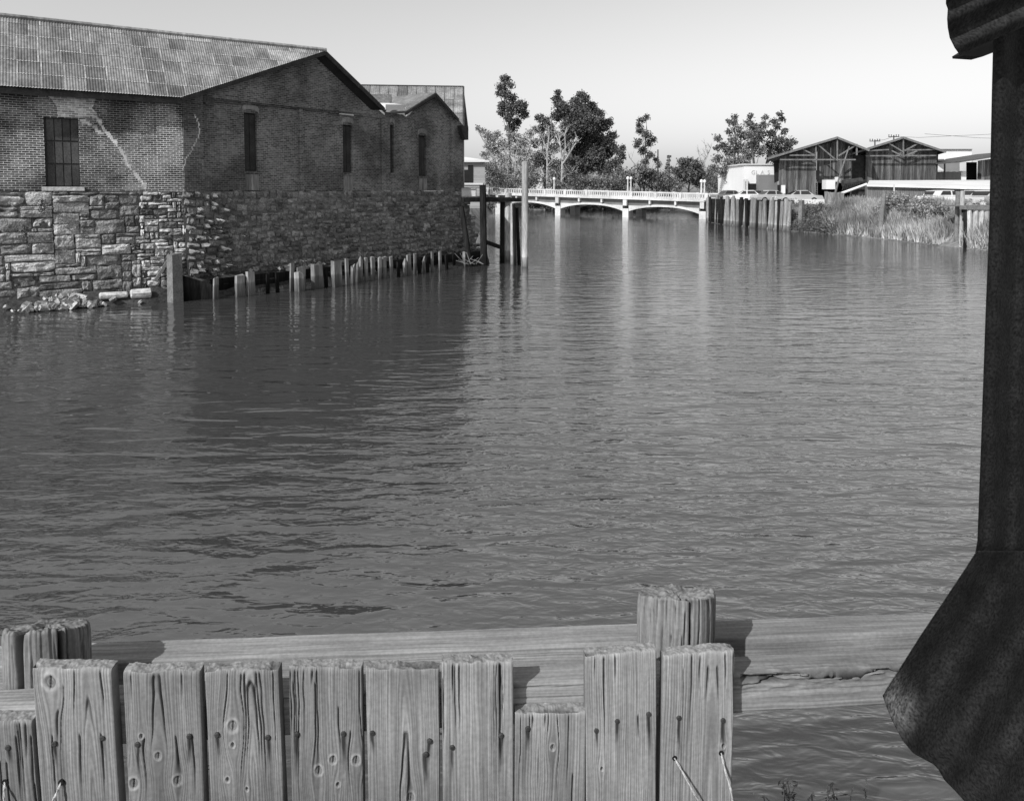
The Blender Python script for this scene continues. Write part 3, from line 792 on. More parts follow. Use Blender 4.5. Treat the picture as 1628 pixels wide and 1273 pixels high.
STUBS = [  # left, right, top, base row, kind
 (338, 346, 441, 476, 'r', 'narrow stub pile nearest the tall corner post'), (374, 388, 437, 472, 'r', 'broad stub pile with a pale cap, left one of the close pair by the corner'),
 (393, 406, 431, 470, 'r', 'pale topped stub pile, right one of the close pair by the corner'), (460, 467, 420, 463, 'r', 'thin pale stub pile just left of the stone-topped pile'),
 (472, 485, 423, 461, 'r', 'stub pile with loose stones lying behind its top'), (471, 484, 435, 463, 'f', 'short split white stump standing in front of two stub piles'),
 (496, 515, 420, 459, 's', 'wide square stub post with one bright edge, left of the widest post'), (527, 545, 415, 456, 's', 'widest square stub post with a slanting top'),
 (550, 556, 412, 452, 'r', 'thin stub pile right of the widest square post'), (558, 564, 423, 450, 'f', 'bleached splintered stump, left one of three in a cluster'),
 (565, 570, 420, 448, 'f', 'bleached splintered stump, middle one of three in a cluster'), (571, 577, 411, 447, 'f', 'bleached splintered stump, right and tallest of three in a cluster'),
 (580, 586, 410, 446, 'r', 'dark stub pile with a tapering bright streak'), (589, 597, 409, 445, 'r', 'stub pile with a bright left edge, two right of the bleached cluster'),
 (600, 607, 409, 444, 'r', 'dark stub pile half way along the row'), (608, 615, 409, 443, 'r', 'dark stub pile next to the branch stuck in the mud'),
 (620, 626, 408, 442, 'r', 'bright upright stub pile standing alone right of the branch'), (640, 646, 414, 439, 'f', 'broken low stump beside the split pale pile'),
 (647, 655, 405, 438, 'r', 'split pale pile in the right half of the row'), (657, 662, 404, 436, 'r', 'thin pile directly right of the split pale pile'),
 (673, 676, 411, 434, 'f', 'spindly leaning stake in the right half of the row'), (685, 690, 401, 432, 'r', 'pale pile with a clean top, left one of the last upright pair'),
 (698, 703, 400, 430, 'r', 'narrow pile, right one of the last upright pair'), (736, 742, 398, 424, 'f', 'splintered stump under the leaning timber at the far end'),
 (746, 752, 400, 421, 'f', 'ragged stump among broken planks at the far end'), (762, 772, 402, 420, 'f', 'ragged pale stump at the foot of the black trestle post')]
for x_, yt_, yb_, lb in ((425, 436, 467, 'rotten dark stub low in the water left of the thin pale stub pile'), (442, 433, 465, 'short dark stub midway between the close pair and the thin pale stub pile'), (519, 428, 457, 'short dark stub between the two wide square posts'), (634, 416, 440, 'dark low stub left of the broken stump'), (667, 412, 435, 'dark low stub left of the spindly stake'), (680, 408, 433, 'dark low stub right of the spindly stake'), (711, 405, 428, 'dark stub right of the last upright pair'), (722, 404, 426, 'dark stub left of the splintered stump at the far end')):
    STUBS.append((x_ - 3, x_ + 3, yt_, yb_, 'd', lb))
for x0, x1, yt, yb, kd, lb in STUBS:
    b = at_z((x0 + x1) / 2, yb); r = (x1 - x0) / 2 / F * b.y * 1.05
    pile('stub_pile', b, top_z(x0, yt, b.y), max(.07, r * (.95 if kd == 's' else 1)), lb, 'pile', 'stub piles along the foot of the gable wall', 'pile_dark' if kd == 'd' else 'stub', square=True, aspect=.42 if kd != 'f' else .7,
         ragged=.16 if kd == 'f' else .05, yaw=math.atan2(N2.y, N2.x) + random.uniform(.02, .16) + (.15 if kd == 'f' else 0), lean=(random.uniform(-.05, .05), 0), n=7, fl=.8 if kd == 'f' else 1)
# plank revetment behind the stubs, in the shade
rv = thing('plank_revetment', w2(6, 0, 1), 'dark horizontal planks behind the row of stub piles', 'bulkhead')
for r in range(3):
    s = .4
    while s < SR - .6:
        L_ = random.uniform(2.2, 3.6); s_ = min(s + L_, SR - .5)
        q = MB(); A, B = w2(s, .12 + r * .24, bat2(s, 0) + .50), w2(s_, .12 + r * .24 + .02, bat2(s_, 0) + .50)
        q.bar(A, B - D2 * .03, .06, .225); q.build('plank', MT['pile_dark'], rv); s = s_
q = MB()
for k in range(60):
    s = random.uniform(1.5, SR); lump(q, w2(s, .74 + random.uniform(-.05, .12), bat2(s, .6) + random.uniform(.0, .4)), random.uniform(.05, .14))
tag(q.build('loose_stones', MT['rubble']), 'loose fallen stones on the mud behind the stub piles', 'stones', kind='stuff')
for px, py in ((14, 478), (67, 470)):
    b = at_z(px + 6, py + 14); pile('rotten_stake', b, top_z(px, py, b.y), .07, 'short rotten stake in the water left of the rubble heap' if px < 30 else 'short rotten stake in the water in front of the rubble heap', 'stake', 'rotten stakes in the water', 'timber', lean=(-.08, 0), ragged=.06, n=7)

# ------------------------------------------------------------------ timber trestle and landing beyond the warehouses
YT = 39.0
tr = thing('timber_trestle', V(at_z(785, 420).x, YT, 0), 'black timber trestle carrying a small landing at the end of the brick wall', 'trestle')
def tpost(x0, x1, yt, yb, Y, m, name='post', parent=tr, lean=0):
    A, B = at_y((x0 + x1) / 2 + lean, yb, Y), at_y((x0 + x1) / 2, yt, Y); A.z = min(A.z, -.4)
    q = MB(); q.tube([A, A.lerp(B, .5), B], [(x1 - x0) / 2 / F * Y * k for k in (1.08, 1, .96)], 10, jit=.04); return q.build(name, MT[m], parent, weld=True)
tpost(762, 773, 294, 424, 38.6, 'pile_dark', lean=2); tpost(795, 803, 318, 420, 40.0, 'pile_dark', lean=-1)
tpost(729, 738, 330, 405, 38.0, 'pile_dark', 'strut', lean=16)
q = MB(); q.bar(at_y(735, 318, 38.3), at_y(836, 318, 40.6), .3, .22); q.build('cap_beam', MT['pile_dark'], tr)
q = MB(); q.bar(at_y(733, 316, 41.3), at_y(812, 316.5, 41.4), .3, .2); q.build('cap_beam', MT['pile_dark'], tr)
q = MB(); q.bar(at_y(770, 384, 38.8), at_y(798, 394, 40.0), .16, .2); q.build('cross_brace', MT['pile_dark'], tr)
for k in range(9):
    f0, f1 = k / 9, (k + .92) / 9; A, B = at_y(735, 314, 38.3), at_y(812, 314.5, 40.0)
    q = MB(); P0, P1 = A.lerp(B, f0), A.lerp(B, f1); bb = V(.2, 3.0, 0)
    if k < 4: q.prism([P0, P1, P1 + bb, P0 + bb], UP * .06); q.build('deck_plank', MT['timber'], tr)
rl = thing('wire_fence_panel', at_y(752, 315, 39.5), 'low pale mesh panel with thin rails standing on the trestle landing', 'fence')
q = MB(); q.bar(at_y(734, 298.5, 39.4), at_y(763, 298.5, 39.4), .04, .05); q.build('rail', MT['timber'], rl)
q = MB(); q.bar(at_y(757, 315, 39.4), at_y(757, 298, 39.4), .05, .05); q.build('post', MT['timber'], rl)
q = MB(); q.prism([at_y(734, 313, 39.5), at_y(756, 313, 39.5), at_y(756, 299.5, 39.5), at_y(734, 299.5, 39.5)], V(0, .03, 0)); q.build('panel', MT['offwhite'], rl)
b = at_z(806, 418)
def mooring(x0, x1, yt, yb, m, lb, lean=(0, 0), square=False):
    b = at_z((x0 + x1) / 2, yb); r = (x1 - x0) / 2 / F * b.y
    return pile('mooring_pile', b, top_z((x0 + x1) / 2, yt, b.y), r, lb, 'pile', 'piles beside the trestle', m, lean=lean, square=square, n=12, ragged=.03, yaw=.4)
mooring(800, 811, 307, 413, 'pile', 'pale thick pile in front of the trestle, left of the thin one', lean=(.10, 0))
mooring(811.5, 817, 324, 421, 'pile', 'thin pale pile close against the thick pale pile')
mooring(817, 822, 325, 422, 'pile_dark', 'dark slim pile leaning left, behind the tall round pile', lean=(-.1, 0))
mooring(823, 829, 330, 421, 'pile_dark', 'dark slim pile with its top bent towards the tall round pile', lean=(-.16, 0))
mooring(829.5, 840, 257, 424, 'pile', 'tallest round pile rising above the bridge railing')
q = MB()
for k in range(16):
    A = at_z(random.uniform(735, 772), 420, random.uniform(0, .5)); q.bar(A, A + V(random.uniform(-.7, .5), random.uniform(-.3, .3), random.uniform(.1, .8)), random.uniform(.015, .05), .02)
tag(q.build('driftwood', MT['timber']), 'tangle of broken bleached planks and branches at the far foot of the wall', 'driftwood', kind='stuff')
for P, lb in ((at_z(604, 442, .05), 'bare forked branch stuck in the mud among the stub piles'),):
    q = MB(); q.tube([P, P + V(-.15, 0, .25), P + V(-.3, 0, .5)], [.02, .015, .008], 5); q.tube([P, P + V(.12, .1, .2), P + V(.15, .1, .4)], [.02, .014, .007], 5); q.tube([P + V(-.15, 0, .25), P + V(.0, 0, .42)], [.014, .006], 5)
    tag(q.build('branch', MT['timber']), lb, 'branch')

# ------------------------------------------------------------------ concrete bridge
P0, P1 = at_z(887, 343), at_z(1117, 348.5)
BD = (P1 - P0); BL = BD.length; BD.normalize(); BN = V(-BD.y, BD.x, 0)
if BN.y < 0: BN = -BN                      # away from the camera
def bp(u, w, z): return P0 + BD * u + BN * w + UP * z
def zt(u): return 4.12 - .55 * (u / BL)      # rail top falls slightly to the right
br = thing('concrete_bridge', bp(BL / 2, 0, 0), 'pale concrete bridge with low arches and a balustrade crossing the water', 'bridge')
U0, U1 = -BL * .75, BL * 1.04; BW = 6.0
def blong(mb, u0, u1, w0, w1_, a, b):      # a,b: heights below rail top
    mb.hexa([bp(u0, w0, zt(u0) - b), bp(u1, w0, zt(u1) - b), bp(u1, w1_, zt(u1) - b), bp(u0, w1_, zt(u0) - b),
             bp(u0, w0, zt(u0) - a), bp(u1, w0, zt(u1) - a), bp(u1, w1_, zt(u1) - a), bp(u0, w1_, zt(u0) - a)])
q = MB(); blong(q, U0, U1, -.45, BW + .45, .88, 1.15); q.build('deck', MT['concrete'], br)
for w in (-.42, BW + .2):
    q = MB(); blong(q, U0, U1, w, w + .25, 0, .14); rlg = q.build('railing', MT['concrete'], br)
    q = MB(); blong(q, U0, U1, w + .02, w + .23, .70, .875); q.build('plinth', MT['concrete'], rlg)
    q = MB(); u = U0
    while u < U1:
        blong(q, u, u + .14, w + .05, w + .2, .142, .698); u += .36
    tag(q.build('balusters', MT['concrete'], rlg), None, None, kind='stuff')
    for k in range(12):
        u = U0 + .3 + (U1 - U0 - .6) * k / 11
        q = MB(); blong(q, u - .2, u + .2, w - .04, w + .29, -.06, .872); q.build('railing_pier', MT['concrete'], rlg)
q = MB(); blong(q, U0, U1, .25, BW - .25, 1.153, 2.1); q.build('girder', MT['concrete_shaded'], br)
spans = [-BL * .75, -BL * .5, 0, BL * .5, BL]
spans = [-BL * .5, 0, BL * .5, BL]
def arch(u0, u1, w):
    q = MB(); n = 20; pr_ = None
    for i in range(n + 1):
        u = u0 + (u1 - u0) * i / n; x = 2 * i / n - 1
        zb = 1.95 - .80 * abs(x) ** 2.4 - .45 * (u / BL); zt_ = max(zb + .30, zt(u) - 2.05)
        c = (bp(u, w, zb), bp(u, w, zt_), bp(u, w + .5, zb), bp(u, w + .5, zt_))
        if pr_:
            q.face([pr_[0], c[0], c[1], pr_[1]]); q.face([c[2], pr_[2], pr_[3], c[3]]); q.face([pr_[0], pr_[2], c[2], c[0]]); q.face([pr_[1], c[1], c[3], pr_[3]])
        pr_ = c
    return q.build('arch_rib', MT['concrete'], br)
for a, b in zip(spans[:-1], spans[1:]):
    arch(a + .5, b - .5, -.02); arch(a + .5, b - .5, BW - .5)
    for k in (1, 2):
        u = a + (b - a) * k / 3
        q = MB(); blong(q, u - .14, u + .14, -.3, .24, 1.152, 1.75); q.build('bracket', MT['concrete'], br)
for u in spans:
    for wa_, wb_ in ((-.1, 1.5), (BW - 1.5, BW + .1)):
        q = MB(); zz_ = 1.55 - .45 * u / BL; q.hexa([bp(u - .5, wa_, -.8), bp(u + .5, wa_, -.8), bp(u + .5, wb_, -.8), bp(u - .5, wb_, -.8), bp(u - .48, wa_, zz_), bp(u + .48, wa_, zz_), bp(u + .48, wb_, zz_), bp(u - .48, wb_, zz_)]); q.build('pier', MT['concrete'], br)
    q = MB(); blong(q, u - .3, u + .3, -.35, .2, 1.152, 2.1); q.build('bracket', MT['concrete'], br)
for i, (px, yt) in enumerate(((782, 289), (881, 287), (998, 286), (1003, 286), (1115, 291), (1120, 291))):
    # where the column meets the near parapet
    r = ray(px, HY); u = 0; lo, hi = U0 - 5, U1 + 5
    for _ in range(40):
        m_ = (lo + hi) / 2; p = bp(m_, -.3, 0)
        if p.x / p.y < r.x / r.y: lo = m_
        else: hi = m_
    w = -.3 if i in (0, 1, 2, 4) else BW + .3
    if w > 0:
        for _ in range(40):
            p = bp(lo, w, 0); lo += (r.x / r.y - p.x / p.y) * 40
    B = bp(lo, w, zt(lo) - .05); T = V(B.x, B.y, at_y(px, yt, B.y).z)
    t = thing('lamp_post', B, ['pale lamp post standing on the bridge above the left pile group', 'pale lamp post with a wide head over the left bridge pier', 'pale lamp post on the near parapet over the middle pier', 'pale lamp post on the far parapet over the middle pier', 'pale lamp post on the near parapet at the right end of the bridge', 'pale lamp post on the far parapet at the right end of the bridge'][i], 'lamp post', 'lamp posts on the bridge')
    q = MB(); q.tube([B, T], [.14, .09], 8); q.build('shaft', MT['concrete'], t)
    q = MB(); q.tube([T, T + UP * .15, T + UP * .4, T + UP * .5], [.1, .22, .2, .04], 8); q.build('lantern', MT['white'], t)
# ------------------------------------------------------------------ trees
def leaf_cloud(name, blobs, mt, parent, dens=22., size=.34, fill=.55, flat=.5, loc=None):
    """thousands of leaf sprays scattered through ellipsoidal clumps; blobs = [(centre, radius)]"""
    P, R = [], []
    for c, r, dens in [(c, r, dens) for c, r in blobs] + [(c, r * 1.3, dens * .16) for c, r in blobs]:
        n = int(dens * 8.5 * r * r) + 24
        d = rng.normal(size=(n, 3)); d /= np.linalg.norm(d, axis=1)[:, None]
        rad_ = r * 1.08 * rng.random(n) ** fill * (0.75 + .5 * vnoise(d[:, 0] * 2.2 + c[0], d[:, 2] * 2.2 + d[:, 1] + c[2], 5))
        P.append(np.array(c) + d * rad_[:, None] * np.array([1, 1, .85])); 
    P = np.concatenate(P); n = len(P)
    a = rng.normal(size=(n, 3)); a /= np.linalg.norm(a, axis=1)[:, None]
    b = np.cross(a, rng.normal(size=(n, 3))); b /= np.linalg.norm(b, axis=1)[:, None]
    s = size * .54 * (.4 + rng.random(n))[:, None]
    v = np.stack([P - a * s - b * s * flat * .3, P - b * s * flat, P + a * s, P + b * s * flat], 1).reshape(-1, 3)
    f = np.arange(n * 4).reshape(-1, 4)
    w = np.array(WLOC[parent.name]) if parent is not None else np.array(loc)
    me = np_mesh(name, v - w, f, mt)
    return link_mesh(name, me, parent, None if parent is not None else Vector(loc))
def tree(name, px, pyb, Y, blobs, leaf, label, cat='tree', bark='bark', tr_r=.35, top=None, limbs=True, dens=20., size=.36, jit=1.5, group=None, zbase=2.8):
    base = at_y(px, pyb, Y); base.z = zbase
    t = thing(name, base, label, cat, group)
    B = [(at_y(x, y, Y + random.uniform(-jit, jit) * r / F * Y), r / F * Y) for x, y, r in blobs]
    ys = [b[0].z for b in B]; zt_ = max(ys) if top is None else at_y(px, top, Y).z
    xm = sorted(B, key=lambda b: b[0].z)[-1][0]
    mb = MB(); pts = []
    nseg = 7
    tipx = xm.x if top is None else base.x + random.uniform(-.3, .3)
    for i in range(nseg + 1):
        f = i / nseg
        pts.append(V(base.x + (tipx - base.x) * f ** 1.6 + random.uniform(-.15, .15) * (i > 0), Y + random.uniform(-.2, .2), base.z - .3 + (zt_ - base.z) * f))
    mb.tube(pts, [tr_r * (1.25 if i == 0 else 1 - .85 * i / nseg) for i in range(nseg + 1)], 7)
    if limbs:
        for c, r in B:
            f = max(.12, min(.9, (c.z - base.z) / (zt_ - base.z) - .22)); k = int(f * nseg)
            A = pts[k].lerp(pts[min(k + 1, nseg)], f * nseg - k)
            M_ = A.lerp(c, .5) + V(0, 0, -.12 * (c - A).length * .5)
            mb.tube([A, M_, c], [tr_r * .32, tr_r * .2, tr_r * .06], 5, cap=False)
    mb.build('trunk', MT[bark], t, smooth=True)
    leaf_cloud('crown', B, MT[leaf], t, dens, size)
    return t
YTREE = 132
tree('eucalyptus_tree', 812, 300, YTREE, [(803, 126, 8), (797, 139, 8), (812, 136, 6), (805, 150, 8), (794, 149, 6), (815, 156, 7), (800, 168, 9), (815, 172, 11), (828, 169, 11), (833, 182, 9), (808, 188, 8), (822, 195, 8), (812, 204, 9), (798, 180, 7)],
     'leaf_dark', 'tallest eucalyptus at the left of the tree group with ragged clumps at its top', bark='bark', tr_r=.3, dens=48, size=.38)
tree('spreading_tree', 800, 300, YTREE - 2, [(760, 204, 5), (766, 208, 6), (773, 213, 9), (781, 222, 10), (790, 214, 8), (800, 230, 13), (815, 217, 11), (785, 240, 11), (830, 225, 12), (842, 213, 8), (820, 240, 13), (838, 243, 11), (800, 253, 12), (850, 205, 7), (828, 258, 10), (808, 268, 9), (775, 232, 6), (815, 277, 13), (790, 275, 12), (842, 262, 12), (771, 246, 8), (850, 276, 11), (765, 262, 7)],
     'leaf_pale', 'thin pale feathery tree spreading left below the tallest eucalyptus', bark='bark_pale', tr_r=.25, dens=30, size=.30)
tree('evergreen_tree', 915, 300, YTREE + 3, [(887, 147, 5), (886, 158, 8), (892, 170, 11), (886, 185, 9), (915, 163, 10), (924, 152, 7), (930, 158, 7), (905, 180, 13), (925, 177, 13), (940, 171, 10), (950, 181, 10), (935, 195, 17), (957, 200, 12), (968, 195, 7), (910, 205, 17), (940, 220, 19), (962, 225, 12), (974, 215, 7), (920, 240, 18), (945, 245, 17), (965, 245, 10), (895, 225, 12), (930, 265, 17), (955, 266, 13), (905, 262, 13), (972, 233, 8)],
     'leaf_dark', 'largest dark dense evergreen with a broad domed crown in the middle of the tree group', tr_r=.5, dens=70, size=.40)
tree('evergreen_tree', 975, 300, YTREE, [(977, 237, 7), (985, 243, 8), (990, 235, 5), (983, 256, 8), (972, 262, 9), (990, 250, 5), (968, 275, 9), (985, 270, 7)], 'leaf_dark', 'ragged dark tree on the right shoulder of the largest evergreen', tr_r=.2, dens=45)
tree('dark_tree', 868, 300, YTREE + 2, [(858, 188, 8), (868, 193, 8), (873, 203, 9), (860, 205, 9), (878, 215, 9), (866, 222, 10), (852, 228, 9), (880, 235, 10), (866, 245, 10), (856, 250, 11), (872, 262, 12), (850, 262, 9), (885, 262, 10)], 'leaf_mid', 'medium dark tree between the pale feathery tree and the largest evergreen', tr_r=.25, dens=38)
def bare_tree(px, yb, yt, Y, segs, label, r0=.26):
    base = at_y(px, yb, Y); base.z = 2.8
    t = thing('bare_tree', base, label, 'tree', 'pale leafless trees')
    mb = MB()
    for pts, r in segs:
        P = [at_y(x, y, Y + random.uniform(-.6, .6)) for x, y in pts]
        mb.tube(P, [r * (1 - .75 * i / (len(P) - 1)) for i in range(len(P))], 6, cap=False)
        for i in range(1, len(P)):
            for k in range(4):
                A = P[i - 1].lerp(P[i], random.random()); d = V(random.uniform(-1, 1), random.uniform(-.6, .6), random.uniform(.4, 1.3)) * random.uniform(.6, 1.6)
                mb.tube([A, A + d * .5, A + d + V(0, 0, .2)], [.05, .035, .015], 4, cap=False)
                mb.tube([A + d * .5, A + d * .5 + V(random.uniform(-.8, .8), 0, random.uniform(.3, .8))], [.03, .012], 3, cap=False)
    mb.build('trunk', MT['bark_pale'], t, smooth=True)
bare_tree(893, 300, 205, 126, [([(893, 300), (894, 275), (894, 255), (891, 232), (888, 212)], .32), ([(894, 255), (899, 235), (898, 215), (901, 203)], .2), ([(894, 262), (905, 245), (915, 228), (918, 220)], .2), ([(891, 232), (884, 216), (880, 205)], .12), ([(893, 285), (903, 278), (920, 270)], .1)], 'pale bare forked tree standing in front of the largest evergreen')
bare_tree(870, 300, 205, 127, [([(870, 300), (870, 270), (870, 240), (873, 215), (872, 200)], .22), ([(870, 255), (860, 238), (850, 228)], .14), ([(870, 242), (863, 222), (857, 208)], .12), ([(870, 265), (880, 250), (884, 240)], .1)], 'slender pale bare tree left of the forked one')
bare_tree(815, 300, 230, 127, [([(818, 300), (819, 270), (820, 245), (826, 225)], .15), ([(810, 300), (806, 265), (802, 240)], .13), ([(819, 270), (812, 250), (808, 238)], .1), ([(828, 300), (834, 270), (842, 245)], .12)], 'cluster of thin bare stems behind the tallest round pile')
bare_tree(1015, 300, 240, 128, [([(1022, 300), (1016, 275), (1010, 262), (1000, 250)], .14), ([(1016, 275), (1022, 262), (1030, 255)], .1)], 'leaning bare pale stem below the lone narrow eucalyptus')
bare_tree(1120, 300, 230, 124, [([(1122, 300), (1121, 270), (1119, 248), (1122, 232)], .12), ([(1121, 270), (1113, 252), (1110, 240)], .1), ([(1120, 255), (1127, 242), (1130, 234)], .1)], 'faint bare tree just left of the right-hand eucalyptus')
tree('eucalyptus_tree', 1025, 300, 126, [(1028, 186, 5), (1020, 191, 6), (1016, 199, 5), (1018, 208, 7), (1028, 215, 8), (1015, 226, 7), (1032, 228, 7), (1040, 222, 5), (1022, 240, 8), (1034, 247, 7), (1043, 254, 5), (1012, 232, 5), (1047, 262, 5), (1026, 258, 7)], 'leaf_dark', 'lone narrow eucalyptus with tufted clumps right of the tree group', tr_r=.18, dens=48, size=.3)
tree('bushy_tree', 1018, 300, 124, [(1018, 270, 11), (1035, 277, 12), (1004, 280, 11), (1046, 282, 9), (995, 277, 7), (1025, 288, 12), (1000, 292, 9)], 'leaf_mid', 'low bushy tree under the lone narrow eucalyptus', tr_r=.15, dens=40)
base = at_y(1064, 300, 125); base.z = 2.8
cf = thing('conifer_tree', base, 'small pointed conifer between the lone eucalyptus and the round tree', 'tree')
q = MB(); q.tube([base, at_y(1064, 247, 125)], [.2, .04], 6); q.build('trunk', MT['bark'], cf)
leaf_cloud('crown', [(at_y(1064 + random.uniform(-1, 1) * w * .8, y, 125 + random.uniform(-1, 1) * w * .06), max(2, w * .5) / F * 125) for y, w in [(249, 2), (255, 3), (261, 5), (267, 7), (273, 9), (279, 11), (285, 13), (292, 15), (297, 15)] for _ in range(4)], MT['leaf_mid'], cf, 20, .28)
tree('round_tree', 1095, 300, 124, [(1085, 258, 8), (1096, 256, 8), (1105, 259, 7), (1090, 268, 11), (1106, 268, 10), (1078, 273, 9), (1112, 276, 9), (1095, 280, 13), (1082, 287, 10), (1110, 289, 10)], 'leaf_dark', 'round topped dark tree near the right end of the bridge', tr_r=.2, dens=48)
tree('eucalyptus_tree', 1168, 303, 104, [(1168, 186, 5), (1166, 196, 7), (1158, 193, 4), (1160, 209, 7), (1141, 220, 7), (1150, 232, 8), (1140, 236, 6), (1174, 205, 7), (1180, 216, 10), (1165, 224, 9), (1160, 240, 11), (1177, 235, 11), (1140, 252, 9), (1135, 268, 9), (1158, 258, 10), (1150, 275, 9)], 'leaf_mid', 'left stem of the right-hand eucalyptus clump beside the white building', tr_r=.28, dens=42, size=.3)
tree('eucalyptus_tree', 1200, 303, 103, [(1193, 185, 5), (1190, 196, 8), (1200, 203, 9), (1190, 214, 9), (1205, 220, 11), (1217, 187, 6), (1215, 199, 8), (1210, 210, 8), (1195, 232, 11), (1190, 248, 10), (1208, 240, 10), (1176, 255, 9), (1188, 262, 7)], 'leaf_mid', 'middle stem of the right-hand eucalyptus clump with a forked base', tr_r=.28, dens=42, size=.3)
tree('eucalyptus_tree', 1212, 303, 105, [(1240, 182, 5), (1243, 190, 5), (1231, 194, 7), (1236, 201, 6), (1247, 209, 6), (1225, 213, 8), (1232, 224, 9), (1242, 224, 9), (1255, 226, 8), (1262, 226, 5), (1252, 236, 8), (1238, 238, 9), (1222, 232, 9), (1226, 246, 9), (1240, 247, 8)], 'leaf_dark', 'right stem of the right-hand eucalyptus clump leaning over the first shed', tr_r=.26, dens=42, size=.3)
SHR = [(778, 262, 12, 'leaf_mid'), (786, 282, 15, 'leaf_mid'), (812, 286, 13, 'leaf_pale'), (840, 285, 14, 'leaf_mid'), (885, 292, 9, 'leaf_mid'), (918, 288, 14, 'leaf_dark'), (944, 287, 16, 'leaf_mid'), (968, 288, 13, 'leaf_mid'), (988, 292, 10, 'leaf_dark'), (1055, 289, 11, 'leaf_mid'), (1076, 291, 9, 'leaf_mid'), (1130, 288, 14, 'leaf_dark'), (1146, 296, 9, 'leaf_mid'), (760, 290, 8, 'leaf_mid')]
LB = ['dark shrub rising beside the far left building', 'broad shrub behind the left end of the bridge', 'pale thin shrub behind the tallest round pile', 'shrub directly right of the tallest round pile', 'low shrub at the foot of the forked bare tree', 'dark shrub at the foot of the largest evergreen, left one', 'large shrub under the largest evergreen, middle one', 'shrub under the right side of the largest evergreen', 'low dark shrub between the largest evergreen and the lone eucalyptus', 'shrub just left of the small conifer', 'low shrub just right of the small conifer', 'dark shrub at the right end of the bridge', 'low shrub by the white building', 'small shrub beneath the window of the far left building']
for (x, y, r, m), lb in zip(SHR, LB):
    tree('shrub', x, 304, 122 + random.uniform(-2, 2), [(x, y, r), (x - r * .7, y + 4, r * .7), (x + r * .7, y + 3, r * .7), (x + r * .2, y + 9, r * .9)], m, lb, 'shrub', tr_r=.1, dens=20, size=.3, group='shrubs behind the bridge')
# taller filler shrubs that close the view under the crowns
for x, y, r, m, lb in ((838, 268, 13, 'leaf_pale', 'pale tall shrub right of the thin bare stems'), (878, 276, 13, 'leaf_mid', 'tall shrub between the two bare trees'), (902, 272, 14, 'leaf_dark', 'dark tall shrub behind the forked bare tree'),
                       (985, 276, 13, 'leaf_mid', 'mid green tall shrub at the right foot of the evergreen mass'), (1045, 278, 11, 'leaf_dark', 'dark shrub behind the utility pole near the conifer'), (1128, 274, 12, 'leaf_mid', 'tall shrub in front of the faint bare tree'), (798, 272, 13, 'leaf_pale', 'pale tall shrub right of the far left building')):
    tree('shrub', x, 304, 128 + random.uniform(-1, 1), [(x, y, r), (x - r * .8, y + 8, r * .8), (x + r * .8, y + 9, r * .8), (x, y + 16, r), (x + r * .9, y + 20, r * .7), (x - r * .9, y + 20, r * .7)], m, lb, 'shrub', tr_r=.12, dens=13, size=.32, group='shrubs behind the bridge')
# undergrowth on the far bank, seen under the arches
und = []
for k in range(170):
    x = -26 + 62 * random.random(); und.append((V(x, 147.5 + random.uniform(-.5, 6), random.uniform(.3, 3.2)), random.uniform(.7, 1.7)))
tag(leaf_cloud('far_bank_undergrowth', und, MT['leaf_mid'], None, 16, .4, loc=V(0, 148, 0)), 'mass of low undergrowth on the far bank under the bridge arches', 'undergrowth', kind='stuff')

# ------------------------------------------------------------------ buildings beyond
LA = thing('wooden_building', at_y(755, 303, 62), 'pale board building with a dark window left of the trees beyond the warehouse', 'building')
YB_ = 62
q = MB(); A, B = at_y(722, 320, YB_), at_y(771, 320, YB_); A.z = B.z = 2.5; zt_ = at_y(750, 258, YB_).z
q.prism([A, B, B + V(-4, 9, 0), A + V(-4, 9, 0)], UP * (zt_ - 2.5)); q.build('wall', mat('pale_boarding', .34, .2, 1, (.2, .2, 8), fine=.2), LA)
q = MB(); A2, B2 = A.copy(), B.copy(); A2.z = B2.z = zt_; q.prism([A2 + V(0, -.4, 0), B2 + V(.4, -.4, 0), B2 + V(-4, 9, 1.0), A2 + V(-4, 9, 1.0)], UP * .12); q.build('roof', MT['paleroof'], LA)
for x0, x1, y0, y1 in ((737, 744, 270, 291), (744, 752, 263, 291)):
    q = MB(); q.prism([at_y(x0, y1, YB_ - .06), at_y(x1, y1, YB_ - .06), at_y(x1, y0, YB_ - .06), at_y(x0, y0, YB_ - .06)], V(0, .05, 0)); q.build('window', MT['black'], LA)
q = MB(); q.prism([at_y(737, 294, YB_ - .1), at_y(768, 294, YB_ - .1), at_y(768, 291, YB_ - .1), at_y(737, 291, YB_ - .1)], V(0, .09, 0)); q.build('sill', MT['offwhite'], LA)
WB = thing('white_house', at_y(865, 300, 150), 'small white building glimpsed between the trees behind the bridge', 'building')
q = MB(); A, B = at_y(846, 305, 150), at_y(880, 305, 150); A.z = B.z = 2.5
q.prism([A, B, B + V(0, 6, 0), A + V(0, 6, 0)], UP * (at_y(860, 288, 150).z - 2.5)); q.build('wall', MT['white'], WB)
q = MB(); zr = at_y(860, 288, 150).z + .004; A.z = B.z = zr; q.prism([A + V(-.3, -.3, 0), B + V(.3, -.3, 0), (A + B) / 2 + V(.6, -.3, .8)], V(0, 6.6, 0)); q.build('roof', MT['paleroof'], WB)
